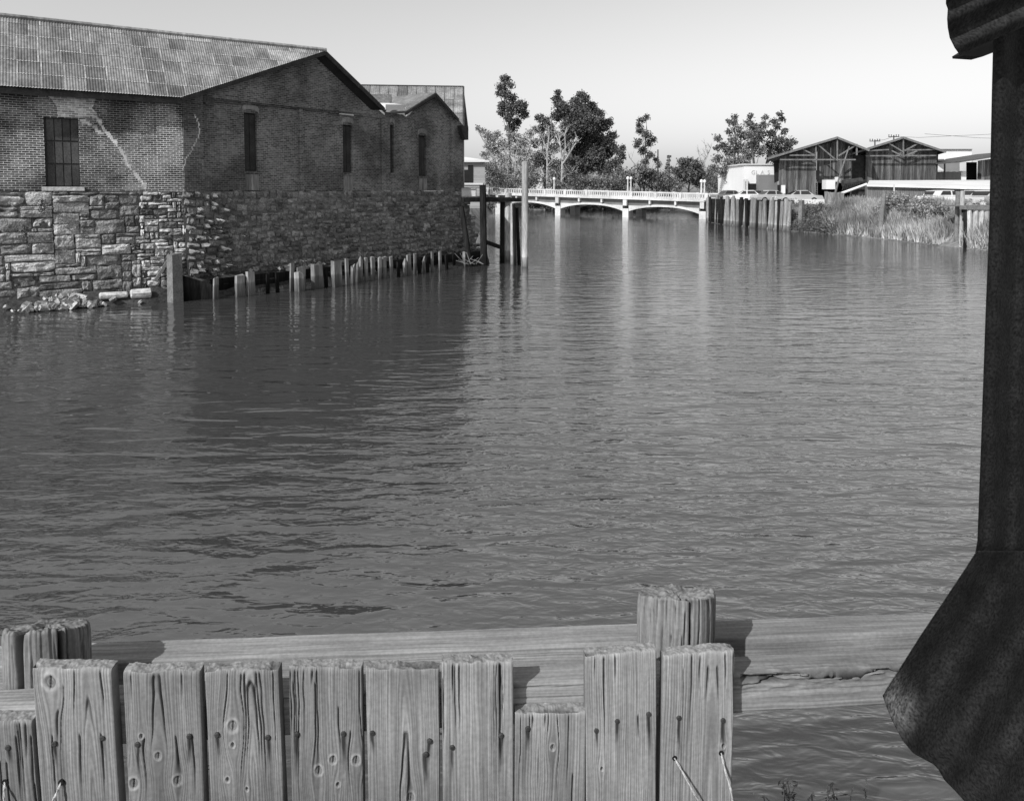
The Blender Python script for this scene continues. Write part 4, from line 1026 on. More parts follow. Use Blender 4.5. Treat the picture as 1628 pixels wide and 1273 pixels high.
# white shop with lettering
YW = 97
MT['letter'] = mat('faded_lettering', .5, .2, 3, fine=.2, bump=0)
GB = thing('white_shop_building', at_y(1205, 306, YW), 'white building with faint lettering on its front behind the right eucalyptus clump', 'building')
def panel(mb, x0, x1, y0, y1, Y, thick=.1): mb.prism([at_y(x0, y1, Y), at_y(x1, y1, Y), at_y(x1, y0, Y), at_y(x0, y0, Y)], V(0, thick, 0))
q = MB(); panel(q, 1182, 1236, 262, 318, YW, 12); q.build('wall', MT['white'], GB)
q = MB(); panel(q, 1180, 1237, 260.5, 262.4, YW - .2, 12.4); q.build('parapet', MT['offwhite'], GB)
q = MB(); panel(q, 1189, 1204, 292, 310, YW - .06, .05); q.build('shop_opening', MT['black'], GB)
q = MB(); panel(q, 1207, 1236, 278, 316, YW - 1.2, 1.19); q.build('grey_annex', MT['greywall'], GB)
for x in (1183.5, 1187.5): q = MB(); q.bar(at_y(x, 305, YW - .35), at_y(x, 285, YW - .35), .2, .2); q.build('post', MT['offwhite'], GB)
for ch, x in (('G', 1197.5), ('L', 1203.5), ('A', 1212), ('S', 1222)):
    cu = bpy.data.curves.new('letter', 'FONT'); cu.body = ch; cu.size = .75; cu.extrude = .015; cu.align_x = 'CENTER'
    tmp = bpy.data.objects.new('letter_tmp', cu); COL.objects.link(tmp)
    dg = bpy.context.evaluated_depsgraph_get(); me = bpy.data.meshes.new_from_object(tmp.evaluated_get(dg)); bpy.data.objects.remove(tmp)
    me.materials.clear(); me.materials.append(MT['letter'])
    P = at_y(x, 277.3, YW - .03)
    link_mesh('letter', me, GB, matrix=Matrix.Translation(P) @ Matrix.Rotation(math.pi / 2, 4, 'X'))
RB = thing('white_warehouse', at_y(1530, 300, 130), 'large white flat-roofed building with stepped parapet behind the right shed', 'building')
YR = 130
q = MB(); panel(q, 1484, 1545, 238, 312, YR, 20); q.build('wall', MT['white'], RB)
q = MB(); panel(q, 1545.2, 1572, 246, 312, YR + .5, 18); q.build('wall', MT['offwhite'], RB)
q = MB(); panel(q, 1572.2, 1650, 250, 312, YR + .5, 18); q.build('wall', MT['white'], RB)
q = MB(); panel(q, 1486, 1525, 253, 310, YR - 1, .99); q.build('grey_bay', MT['greywall'], RB)
q = MB(); panel(q, 1486, 1546, 237, 238.2, YR - .3, .3); q.build('coping', MT['timber'], RB)
q = MB(); panel(q, 1526, 1536, 253, 272, YR - 1, .9); q.build('light_bay', MT['offwhite'], RB)
PF = thing('board_fence', at_y(1510, 290, 100), 'pale board fence between the second shed and the right-hand shed', 'fence')
for k in range(9):
    x = 1487 + k * 4.6
    q = MB(); panel(q, x, x + 4.2, 273 + (k % 2) * .4, 300, 100, .05); q.build('board', MT['offwhite'], PF)
TT = thing('white_tent_roof', at_y(1492, 290, 108), 'small white pitched roof beside the right wall of the second shed', 'roof')
q = MB(); q.prism([at_y(1484, 271, 108), at_y(1501, 271, 108), at_y(1484, 258, 108)], V(0, 4, 0)); q.build('slope', MT['white'], TT)
q = MB(); panel(q, 1484, 1500, 271.2, 300, 108, 3.5); q.build('wall', MT['offwhite'], TT)
for x, yt, Y, lb in ((1502, 253, 98, 'thin pale mast behind the board fence'), (1046, 238, 120, 'dark thin utility pole beside the lone narrow eucalyptus')):
    q = MB(); A = at_y(x, 300, Y); A.z = 2.8; q.tube([A, at_y(x, yt, Y)], [.14, .1], 8); tag(q.build('pole', MT['offwhite' if Y == 98 else 'darkwood']), lb, 'pole')
for x, yt, lb in ((1391, 222, 'utility pole with crossarm behind the valley between the two sheds'), (1421, 215, 'utility pole with crossarm behind the ridge of the second shed')):
    Y = 150; A = at_y(x, 300, Y); A.z = 2.8; T = at_y(x, yt, Y); t = thing('utility_pole', A, lb, 'utility pole', 'utility poles behind the sheds')
    q = MB(); q.tube([A, T], [.16, .12], 8); q.build('post', MT['darkwood'], t)
    q = MB(); q.bar(T + V(-1.1, 0, -.35), T + V(1.1, 0, -.35), .12, .14); q.build('crossarm', MT['darkwood'], t)
    for dx in (-1, -.5, .5, 1): q = MB(); q.tube([T + V(dx, 0, -.28), T + V(dx, 0, .12)], [.06, .09], 6); q.build('insulator', MT['darkwood'], t)
q = MB()
for (x0, y0), (x1, y1) in (((1391, 224), (1421, 217)), ((1421, 217), (1500, 217)), ((1470, 213), (1640, 222)), ((1500, 217), (1640, 207))):
    A, B = at_y(x0, y0, 150), at_y(x1, y1, 150); q.tube([A, A.lerp(B, .5) - UP * .25, B], .03, 4)
tag(q.build('power_line', MT['wire']), 'thin power lines running right from the utility poles', 'power line')

# ------------------------------------------------------------------ timber sheds
def boards(mb, x0, x1, yb, topf, Y, zb, bw=.28, mi=0):
    A, B = at_y(x0, HY, Y), at_y(x1, HY, Y); n = max(1, int((B.x - A.x) / bw))
    for i in range(n):
        xa, xb = A.x + (B.x - A.x) * i / n, A.x + (B.x - A.x) * (i + 1) / n; d = random.uniform(0, .05)
        za, zb_ = topf(CX + xa / Y * F), topf(CX + xb / Y * F)
        za = at_y(CX, za, Y).z; zb_ = at_y(CX, zb_, Y).z
        P = [V(xa + .012, Y - d, zb), V(xb - .012, Y - d, zb), V(xb - .012, Y - d, zb_), V(xa + .012, Y - d, za)]
        mb.prism(P, V(0, .06, 0))
def shed(lb, Y, over, apex, eL, eR, walls, depth, truss_y, openings, group='timber sheds'):
    ap, l, r = at_y(*apex, Y - over), at_y(*eL, Y - over), at_y(*eR, Y - over)
    t = thing('timber_shed', V(ap.x, Y, TOPZ), lb, 'shed', group)
    def topf(px):
        if px < apex[0]: y = eL[1] + (apex[1] - eL[1]) * (px - eL[0]) / (apex[0] - eL[0])
        else: y = apex[1] + (eR[1] - apex[1]) * (px - apex[0]) / (eR[0] - apex[0])
        return y + 3.0
    for x0, x1, yb, dy in walls:
        q = MB(); zb = TOPZ if yb is None else at_y((x0 + x1) / 2, yb, Y).z
        boards(q, x0, x1, yb, topf, Y + dy, zb); tag(q.build('boarding', MT['shedwall'], t), None, None, kind='stuff')
    q = MB(); bkv = V(depth * .42, depth, 0)
    q.prism([l, ap, ap + bkv, l + bkv], UP * .18); q.prism([ap, r, r + bkv, ap + bkv], UP * .18); ro = q.build('roof', MT['shedroof'], t)
    q = MB(); q.bar(l + UP * .05, ap + UP * .05, .1, .25); q.bar(ap + UP * .05, r + UP * .05, .1, .25); q.build('bargeboard', MT['timber'], ro)
    # end truss
    Yt = Y - over + .25
    for (xa, ya), (xb, yb) in truss_y:
        q = MB(); q.bar(at_y(xa, ya, Yt), at_y(xb, yb, Yt), .14, .16); q.build('truss_member', MT['timber'], t)
    x0 = min(w[0] for w in walls); x1 = max(w[1] for w in walls)
    A, B = at_y(x0, HY, Y + .3), at_y(x1, HY, Y + .3)
    za = at_y(CX, topf(x0) + 1, Y).z; zb = at_y(CX, topf(x1) + 1, Y).z; zc = at_y(CX, topf(apex[0]) + 1, Y).z
    q = MB(); zz = TOPZ
    for x, z, s in ((A.x, za, 0), (B.x, zb, 0)):
        q.prism([V(x, Y + .2, zz), V(x + depth * .42, Y + depth, zz), V(x + depth * .42, Y + depth, z), V(x, Y + .2, z)], V(.08, 0, 0))
    q.build('side_boarding', MT['shedwall'], t)
    for x0, x1, y0, y1 in openings:
        q = MB(); panel(q, x0, x1, y0, y1, Y - .09, .03); q.build('opening', MT['black'], t)
    return t
YS = 90
sa = shed('left timber shed of the pair, with an open dark bay and exposed trusses', YS, 1.4, (1331, 219.5), (1220, 253), (1382, 240),
     [(1238, 1297, None, 0), (1297.5, 1352, 291, .9)], 18, [((1331, 221), (1331, 256)), ((1297, 231), (1297, 258)), ((1362, 229), (1362, 247)), ((1300, 230), (1328, 254)), ((1275, 237), (1297, 248)), ((1362, 230), (1333, 248)), ((1240, 254), (1360, 254)), ((1255, 247), (1297, 247))],
     [(1297.5, 1303, 271, 286), (1236, 1242, 294, 305)])
q = MB(); q.prism([at_y(x, y, YS + .1) for x, y in ((1230.5, 257), (1239, 255), (1238, 288), (1231.5, 291))], V(0, .1, 0)); q.build('dark_bay', MT['black'], sa)
q = MB(); panel(q, 1297.5, 1352, 291, 317, YS + 6, .1); q.build('dark_bay', MT['black'], sa)
q = MB(); panel(q, 1352, 1378, 247, 315, YS + 2.5, .1); q.build('side_wall', MT['darkwood'], sa)
sb = shed('right timber shed of the pair with a wide boarded gable above the pale low roof', YS + 2, 1.3, (1436, 219.5), (1349, 247), (1504, 242.5),
     [(1375, 1488, None, 0)], 18, [((1436, 221), (1436, 249)), ((1413, 228), (1436, 242)), ((1460, 228), (1438, 240)), ((1378, 240), (1413, 238)), ((1437, 239), (1487, 238)), ((1436, 249), (1418, 240)), ((1436, 249), (1458, 240)), ((1376, 248), (1488, 247.5))], [])
YC = 88
sc_ = thing('timber_shed', at_y(1590, 300, YC), 'dark timber shed at far right partly hidden by the corrugated iron corner', 'shed', 'timber sheds')
q = MB(); q.prism([at_y(1527, 258.5, YC - 2), at_y(1660, 238, YC - 2), at_y(1660, 238, YC - 2) + V(1, 14, 0), at_y(1527, 258.5, YC - 2) + V(1, 14, 0)], UP * .15); q.build('roof', MT['shedroof'], sc_)
q = MB(); boards(q, 1553, 1650, None, lambda p: 258 - (p - 1537) * .15, YC, TOPZ); tag(q.build('boarding', MT['shedwall'], sc_), None, None, kind='stuff')
q = MB(); panel(q, 1537, 1553, 258, 315, YC + 3, .1); q.build('dark_bay', MT['black'], sc_)
q = MB(); panel(q, 1554, 1560, 276, 284, YC - .1, .03); q.build('opening', MT['black'], sc_)
# things standing about the first shed
tag((lambda q: (panel(q, 1313.5, 1328, 286, 301, YS - 1, 1.2), q.build('white_crate', MT['white']))[1])(MB()), 'white box standing in the open bay of the left timber shed', 'box')
tag((lambda q: (panel(q, 1330, 1335.5, 281.5, 289, YS - 4, .5), q.build('winch_box', MT['white']))[1])(MB()), 'small white box fixed half way up the slanting boom', 'box')
tag((lambda q: (panel(q, 1243.5, 1248.5, 294.5, 308, YS - .6, .4), q.build('white_door_leaf', MT['white']))[1])(MB()), 'narrow white upright panel against the left timber shed', 'panel')
q = MB(); q.tube([at_y(1328, 307, YS - 4.6), at_y(1334, 283, YS - 4.6), at_y(1350, 233, YS - 4.6)], [.12, .11, .07], 7); tag(q.build('boom_pole', MT['timber']), 'thin boom pole slanting up in front of the left timber shed', 'boom')
t = thing('chute_conveyor', at_y(1360, 300, 84), 'ribbed dark chute slanting beside the pale pipe in front of the sheds', 'conveyor')
q = MB(); q.tube([at_y(1340, 292, 84), at_y(1370, 288, 84)], .42, 12); q.build('drum', MT['darkwood'], t)
for k in range(9): A = at_y(1341 + k * 3.2, 296 - k * .6, 83.3); q = MB(); q.bar(A, A + V(0, .2, -.5), .1, .1); q.build('tooth', MT['darkwood'], t)
q = MB(); q.tube([at_y(1331, 310, 80), at_y(1378, 293, 80)], .14, 10); tag(q.build('pale_pipe', MT['white']), 'pale straight pipe sloping up to the end of the long low roof', 'pipe')
t = thing('ladder', at_y(1298, 312, YS - .8), 'ladder of short rungs at the corner of the open bay', 'ladder')
for x in (1296.5, 1299.5): q = MB(); q.bar(at_y(x, 316, YS - .8), at_y(x, 289, YS - .8), .06, .06); q.build('rail', MT['timber'], t)
for k in range(9): q = MB(); q.bar(at_y(1296.7, 291 + k * 2.8, YS - .85), at_y(1299.3, 291 + k * 2.8, YS - .85), .05, .05); q.build('rung', MT['timber'], t)
# long low building with a pale roof in front of the second shed
ll = thing('low_corrugated_building', at_y(1470, 315, 76), 'long low building with a pale flat roof and grey corrugated front below the second shed', 'building')
fl, fr, bl_, brr = at_y(1378, 296.5, 77), at_y(1650, 303.5, 72), at_y(1382, 288.5, 88), at_y(1660, 287.5, 88)
q = MB(); q.prism([fl, fr, brr, bl_], UP * .12); lro = q.build('roof', MT['paleroof'], ll)
a, b = fl + V(.2, .4, -.02), fr + V(0, .4, -.02); q = MB(); n = 180; pr_ = None
for i in range(n + 1):
    p = a.lerp(b, i / n) + V(0, .04 * (i % 2), 0); c = (V(p.x, p.y, TOPZ - .6), p)
    if pr_: q.face([pr_[0], c[0], c[1], pr_[1]])
    pr_ = c
q.build('corrugated_front', MT['corr'], ll)
q = MB(); A = at_y(1421.5, 318, 72); q.bar(V(A.x, A.y, 2.4), at_y(1431.5 - 10, 293.5, 72), .1, .1); tag(q.build('pale_stake', MT['offwhite']), 'thin pale stake in the grass in front of the low corrugated building', 'stake')
wf = thing('plank_fence', at_y(1322, 320, 76), 'short pale plank fence between the parked cars and the grassy bank', 'fence')
for k in range(12):
    x = 1311 + k * 2.6; q = MB(); panel(q, x, x + 2.4, 305 + random.uniform(-.8, .8) + k * .1, 327, 76, .05); q.build('plank', MT['board'], wf)
q = MB(); q.prism([at_y(1264, 317, 76), at_y(1312, 317, 76), at_y(1312, 325, 76), at_y(1264, 325, 76)], V(0, .3, 0)); tag(q.build('low_wall', MT['paleroof']), 'low pale wall right of the parked cars above the dark bush', 'wall')

# ------------------------------------------------------------------ cars
def car(label, P, yaw, paint, group, L=4.9, Wd=1.8, wagon=False):
    t = thing('parked_car', P, label, 'car', group)
    X = V(math.cos(yaw), math.sin(yaw), 0); Yv = V(-math.sin(yaw), math.cos(yaw), 0)
    def p(x, y, z): return P + X * x + Yv * y + UP * z
    h = L / 2
    prof = [(-h, .35), (-h - .02, .62), (-h + .1, .86), (-h + 1.0, .93), (h - 1.35, .93), (h - .15, .8), (h, .62), (h, .35)]
    q = MB()
    def loft(sec, ws):
        pr_ = None
        for (x, z), w in zip(sec, ws): pass
    for (w, s) in ((Wd / 2, 1),):
        A = [p(x, -w * (.94 if z > .8 or z < .4 else 1), z) for x, z in prof]; B = [p(x, w * (.94 if z > .8 or z < .4 else 1), z) for x, z in prof]
        q.face(A); q.face(B[::-1])
        for i in range(len(prof)):
            j = (i + 1) % len(prof); q.face([A[i], B[i], B[j], A[j]])
    q.build('body', MT[paint], t)
    cb = [(-h + .55 if wagon else -h + .95, .93), (-h + .75 if wagon else -h + 1.5, 1.36), (-h + 1.6, 1.44), (h - 2.3, 1.42), (h - 1.45, .93)]
    q = MB(); A = [p(x, -Wd / 2 * (.88 if z < 1 else .74), z) for x, z in cb]; B = [p(x, Wd / 2 * (.88 if z < 1 else .74), z) for x, z in cb]
    q.face(A); q.face(B[::-1])
    for i in range(len(cb) - 1): q.face([A[i], B[i], B[i + 1], A[i + 1]])
    cab = q.build('cabin', MT[paint], t)
    for sgn in (-1, 1):
        for x0, x1, xs0, xs1 in ((-h + 1.2, -.15, .32, 0), (-.02, h - 1.75, 0, -.42)):
            y0, y1 = sgn * Wd / 2 * .885, sgn * Wd / 2 * .76
            q = MB(); q.face([p(x0, y0 - sgn * .005, .98), p(x1, y0 - sgn * .005, .98), p(x1 + xs1, y1 + sgn * .008, 1.36), p(x0 + xs0, y1 + sgn * .008, 1.36)]); q.build('side_window', MT['glass'], cab)
    for a, b in ((3, 4), (0, 1)):
        (xa, za), (xb, zb) = cb[a], cb[b]; d = .02 if a == 3 else -.02
        q = MB(); q.face([p(xa + d + (xb - xa) * .1, -.62, za + (zb - za) * .1 + .015), p(xa + d + (xb - xa) * .1, .62, za + (zb - za) * .1 + .015), p(xa + d + (xb - xa) * .9, .72, za + (zb - za) * .9 + .015), p(xa + d + (xb - xa) * .9, -.72, za + (zb - za) * .9 + .015)]); q.build('windscreen', MT['glass'], cab)
    for x in (-h + .95, h - .95):
        for y in (-1, 1):
            q = MB(); c = p(x, y * (Wd / 2 - .1), .33); q.tube([c - Yv * .1, c + Yv * .1], .33, 14); wo = q.build('wheel', MT['tyre'], t)
            q = MB(); q.tube([c + Yv * y * .1, c + Yv * y * .115], .17, 10); q.build('hubcap', MT['chrome'], wo)
    for x in (-h - .05, h + .05): q = MB(); q.bar(p(x, -Wd / 2 * .95, .45), p(x, Wd / 2 * .95, .45), .09, .13); q.build('bumper', MT['chrome'], t)
    for y in (-.62, .62): q = MB(); q.tube([p(h, y, .68), p(h + .03, y, .68)], .11, 10); q.build('headlight', MT['white'], t)
    return t
G1 = 'cars parked behind the pile bulkhead'
def cp(px, Y, z=TOPZ): p = at_y(px, HY, Y); p.z = z; return p
car('pale sedan parked behind the middle of the pile bulkhead', cp(1230, 83), rad(8), 'car_pale', G1)
car('light car parked nearest the right end of the pile bulkhead', cp(1268, 79), rad(175), 'car_pale', G1, wagon=False)
car('dark sedan parked in front of the white building with lettering', cp(1206, 91), rad(20), 'car_grey', G1)
car('white car parked at the left end of the pile bulkhead', cp(1185, 87), rad(170), 'car_white', G1)
car('grey car parked far left near the end of the bridge', cp(1163, 92), rad(10), 'car_grey', G1)
G2 = 'cars parked above the right dock'
car('pale car parked left of the twin dock posts', cp(1506, 69), rad(5), 'car_white', G2, wagon=True)
car('white car parked just right of the twin dock posts', cp(1546, 66), rad(200), 'car_white', G2)
car('pale car beside the corrugated iron corner, rightmost of the cars', cp(1572, 62), rad(30), 'car_pale', G2)

# ------------------------------------------------------------------ pile bulkhead on the right
N_ = 26; gp = 'piles of the right-hand bulkhead'
for i in range(N_):
    f = i / (N_ - 1); px = 1124 + 126 * f ** .94 + random.uniform(-1.2, 1.2); b = shore_at(max(1123, px)); d = b.copy(); d.y -= .5
    yt = 313 + 5 * f + random.uniform(-3, 4); r = random.choice([.17, .19, .21, .24]) 
    lb = 'weathered timber pile in the curved bulkhead behind the right shore'
    o = pile('bulkhead_pile', d, top_z(px, yt, d.y), r, lb, 'pile', gp, 'stub' if random.random() < .75 else 'pile_dark', lean=(random.uniform(-.22, .22), 0), n=9, ragged=.06)
b = shore_at(1255)
pile('bulkhead_end_post', b + V(.9, -.6, 0), top_z(1263, 318, b.y), .2, 'square grey end post standing right of the curved pile bulkhead', 'pile', None, 'timber', square=True, yaw=.6)
wa_ = thing('bulkhead_waler', shore_at(1190) + V(0, .3, 2.2), 'dark horizontal planks behind the curved row of piles', 'bulkhead')
for a, c in ((1123, 1150), (1150, 1200), (1200, 1255)):
    for z in (.3, .9, 1.5, 2.1, 2.7):
        q = MB(); q.bar(shore_at(a) + V(.05, .1, z), shore_at(c) + V(.05, .1, z), .15, .56); q.build('plank', MT['pile_dark'], wa_)
# lone pole, right dock
b = at_z(1398, 379.5); pile('leaning_pole', b, top_z(1402, 305, b.y), .19, 'lone grey pole standing in the shallows before the grassy bank', 'pole', None, 'timber', lean=(.30, 0), n=10, fl=1.1)
for x0, x1, yt, yb, m, lb in ((1516.5, 1524, 305, 392, 'timber', 'thick grey dock post, left one of the twin posts'), (1524.3, 1530.5, 304, 393, 'pile', 'pale dock post, right one of the twin posts')):
    b = at_z((x0 + x1) / 2, yb); pile('dock_post', b, top_z((x0 + x1) / 2, yt, b.y), (x1 - x0) / 2 / F * b.y, lb, 'pile', 'twin posts at the right dock', m, n=12)
dk = thing('timber_dock', at_z(1560, 395), 'small timber dock with a dark deck beam beside the corrugated iron corner', 'dock')
YD = at_z(1560, 395).y
q = MB(); q.bar(at_y(1529, 330, YD), at_y(1680, 334, YD), .5, .26); q.build('deck_beam', MT['timber'], dk)
q = MB(); q.bar(at_y(1531, 335, YD + .5), at_y(1680, 339, YD + .5), .3, .3); q.build('cap_beam', MT['pile_dark'], dk)
q = MB(); q.bar(at_y(1531, 349, YD + .2), at_y(1680, 353, YD + .2), .12, .16); q.build('cross_beam', MT['pile_dark'], dk)
for x, r, m in ((1535, .12, 'pile_dark'), (1540, .2, 'pile'), (1551, .2, 'pile'), (1559.5, .2, 'pile'), (1568, .2, 'pile'), (1580, .2, 'pile')):
    A = at_y(x, 396, YD); A.z = -.6; q = MB(); B = at_y(x, 332, YD); q.tube([A, A.lerp(B, .5), B], [r * 1.1, r, r], 10, jit=.05); q.build('post', MT[m], dk, weld=True)
for k in range(12):
    A = at_y(1530 + k * 9, 328.5, YD); q = MB(); q.prism([A, A + V(.37, 0, 0), A + V(.5, 2.6, 0), A + V(.13, 2.6, 0)], UP * .06); q.build('deck_plank', MT['timber'], dk)
q = MB()
for k in range(160):
    c = at_y(random.uniform(1531, 1620), HY, YD + random.uniform(2.5, 6)); c.z = 2.65 + random.uniform(0, .5); lump(q, c, random.uniform(.08, .3))
tag(q.build('white_spoil_heap', MT['debris']), 'heap of white broken rubble behind the right dock', 'rubble', kind='stuff')

# ------------------------------------------------------------------ bank vegetation
def bank_point(px, d):           # d: 0 at the water .. 1 at the top
    p = shore_at(px); Y = p.y + d * 9.5
    zs = [(0, .1), (.13, .35), (.34, 1.0), (.55, 1.7), (.76, 2.25), (1, TOPZ)]
    for (a, za), (b, zb) in zip(zs[:-1], zs[1:]):
        if d <= b: z = za + (zb - za) * (d - a) / (b - a); break
    return V(p.x + .25 * d * 9.5, Y, z)
NB = 26000
px_ = rng.uniform(1318, 1640, NB); dd = rng.uniform(0, 1, NB) ** .85
gv = np.zeros((NB * 3, 3)); keep = []
for i in range(NB):
    p = bank_point(px_[i], dd[i]); dn_ = vnoise(np.array([p.x * .35]), np.array([p.y * .35]), 3)[0]
    if dn_ < .18 + .15 * (dd[i] > .6): continue
    h = (.45 + .8 * dn_) * random.uniform(.6, 1.3) * (1.15 - .3 * dd[i]); w = .045
    a = random.uniform(0, 6.28); ex, ey = math.cos(a) * w, math.sin(a) * w
    lx, ly = random.gauss(0, .28) * h, random.gauss(0, .28) * h
    k = len(keep) * 3
    gv[k] = (p.x - ex, p.y - ey, p.z - .05); gv[k + 1] = (p.x + ex, p.y + ey, p.z - .05); gv[k + 2] = (p.x + lx, p.y + ly, p.z + h); keep.append(i)
gv = gv[:len(keep) * 3]; ctr = gv.mean(0)
o = link_mesh('bank_grass', np_mesh('bank_grass', gv - ctr, np.arange(len(gv)).reshape(-1, 3), MT['grass']), None, Vector(ctr))
tag(o, 'tall dry pale grass covering the right-hand bank down to the water', 'grass', kind='stuff')
def bush(name, pts, leaf, lb, dens=24, size=.2, r=1.0, group=None):
    B = [(bank_point(x, d) + UP * h, rr) for x, d, h, rr in pts]
    t = thing(name, bank_point(pts[0][0], pts[0][1]), lb, 'bush', group)
    q = MB()
    for c, rr in B: q.tube([WLOC[t.name], c], [.07, .02], 5, cap=False)
    q.build('stems', MT['bark'], t); leaf_cloud('foliage', B, MT[leaf], t, dens, size)
bush('dark_bush', [(x, d, random.uniform(.3, .8), random.uniform(.5, .85)) for x in range(1262, 1330, 6) for d in (.02, .16, .34, .55)], 'leaf_dark', 'low dark spreading bush at the water edge right of the pile bulkhead', 40, .15)
bush('twiggy_bush', [(1452 + random.gauss(0, 12), .62 + random.uniform(-.1, .1), random.uniform(.3, 1.7), random.uniform(.35, .6)) for _ in range(26)], 'leaf_pale', 'grey twiggy bush in the middle of the grassy bank', 30, .17, group='twiggy bushes on the bank')
bush('twiggy_bush', [(1496 + random.gauss(0, 12), .5 + random.uniform(-.12, .12), random.uniform(.3, 1.6), random.uniform(.35, .6)) for _ in range(26)], 'leaf_pale', 'grey twiggy bush on the bank just left of the twin dock posts', 50, .17, group='twiggy bushes on the bank')
bush('twiggy_bush', [(1350 + random.gauss(0, 14), .6 + random.uniform(-.2, .2), random.uniform(.2, .7), random.uniform(.3, .5)) for _ in range(22)], 'leaf_mid', 'low dark scrub between the dark bush and the lone pole', 40, .17, group='twiggy bushes on the bank')
q = MB()
for k in range(110):
    p = bank_point(random.gauss(1424, 14), min(1, max(.3, random.gauss(.72, .14)))) + UP * random.uniform(.1, .5); lump(q, p, random.uniform(.08, .26))
for k in range(40):
    p = bank_point(random.gauss(1490, 26), min(1, max(.6, random.gauss(.9, .1)))) + UP * random.uniform(.2, .7); lump(q, p, random.uniform(.1, .35))
tag(q.build('bank_debris', MT['debris']), 'white broken concrete and rubbish tipped down the grassy bank', 'rubble', kind='stuff')

# weeds rooted in the joints of the stone wall
for px_, py_, r_, lb in ((67, 325, .26, 'dark weed growing from the upper joints of the stone wall below the door'), (39, 368, .24, 'dark hanging weed low on the stone wall near the left edge'), (214, 390, .13, 'small dark weed on the stone wall above the leaning plank')):
    c = on_plane(px_, py_, C0 + N1 * .42, N1); t = thing('wall_weed', c - UP * r_, lb, 'weed', 'weeds on the stone wall')
    q = MB()
    for k in range(7): q.tube([c - N1 * .2, c + V(random.gauss(0, .5), random.gauss(0, .3), random.gauss(-.2, .6)) * r_], [.012, .005], 4, cap=False)
    q.build('stem', MT['bark'], t)
    leaf_cloud('leaves', [(c, r_ * .7), (c - UP * r_ * .8 + D1 * .05, r_ * .55), (c + UP * r_ * .5, r_ * .4)], MT['leaf_dark'], t, 130, .07)
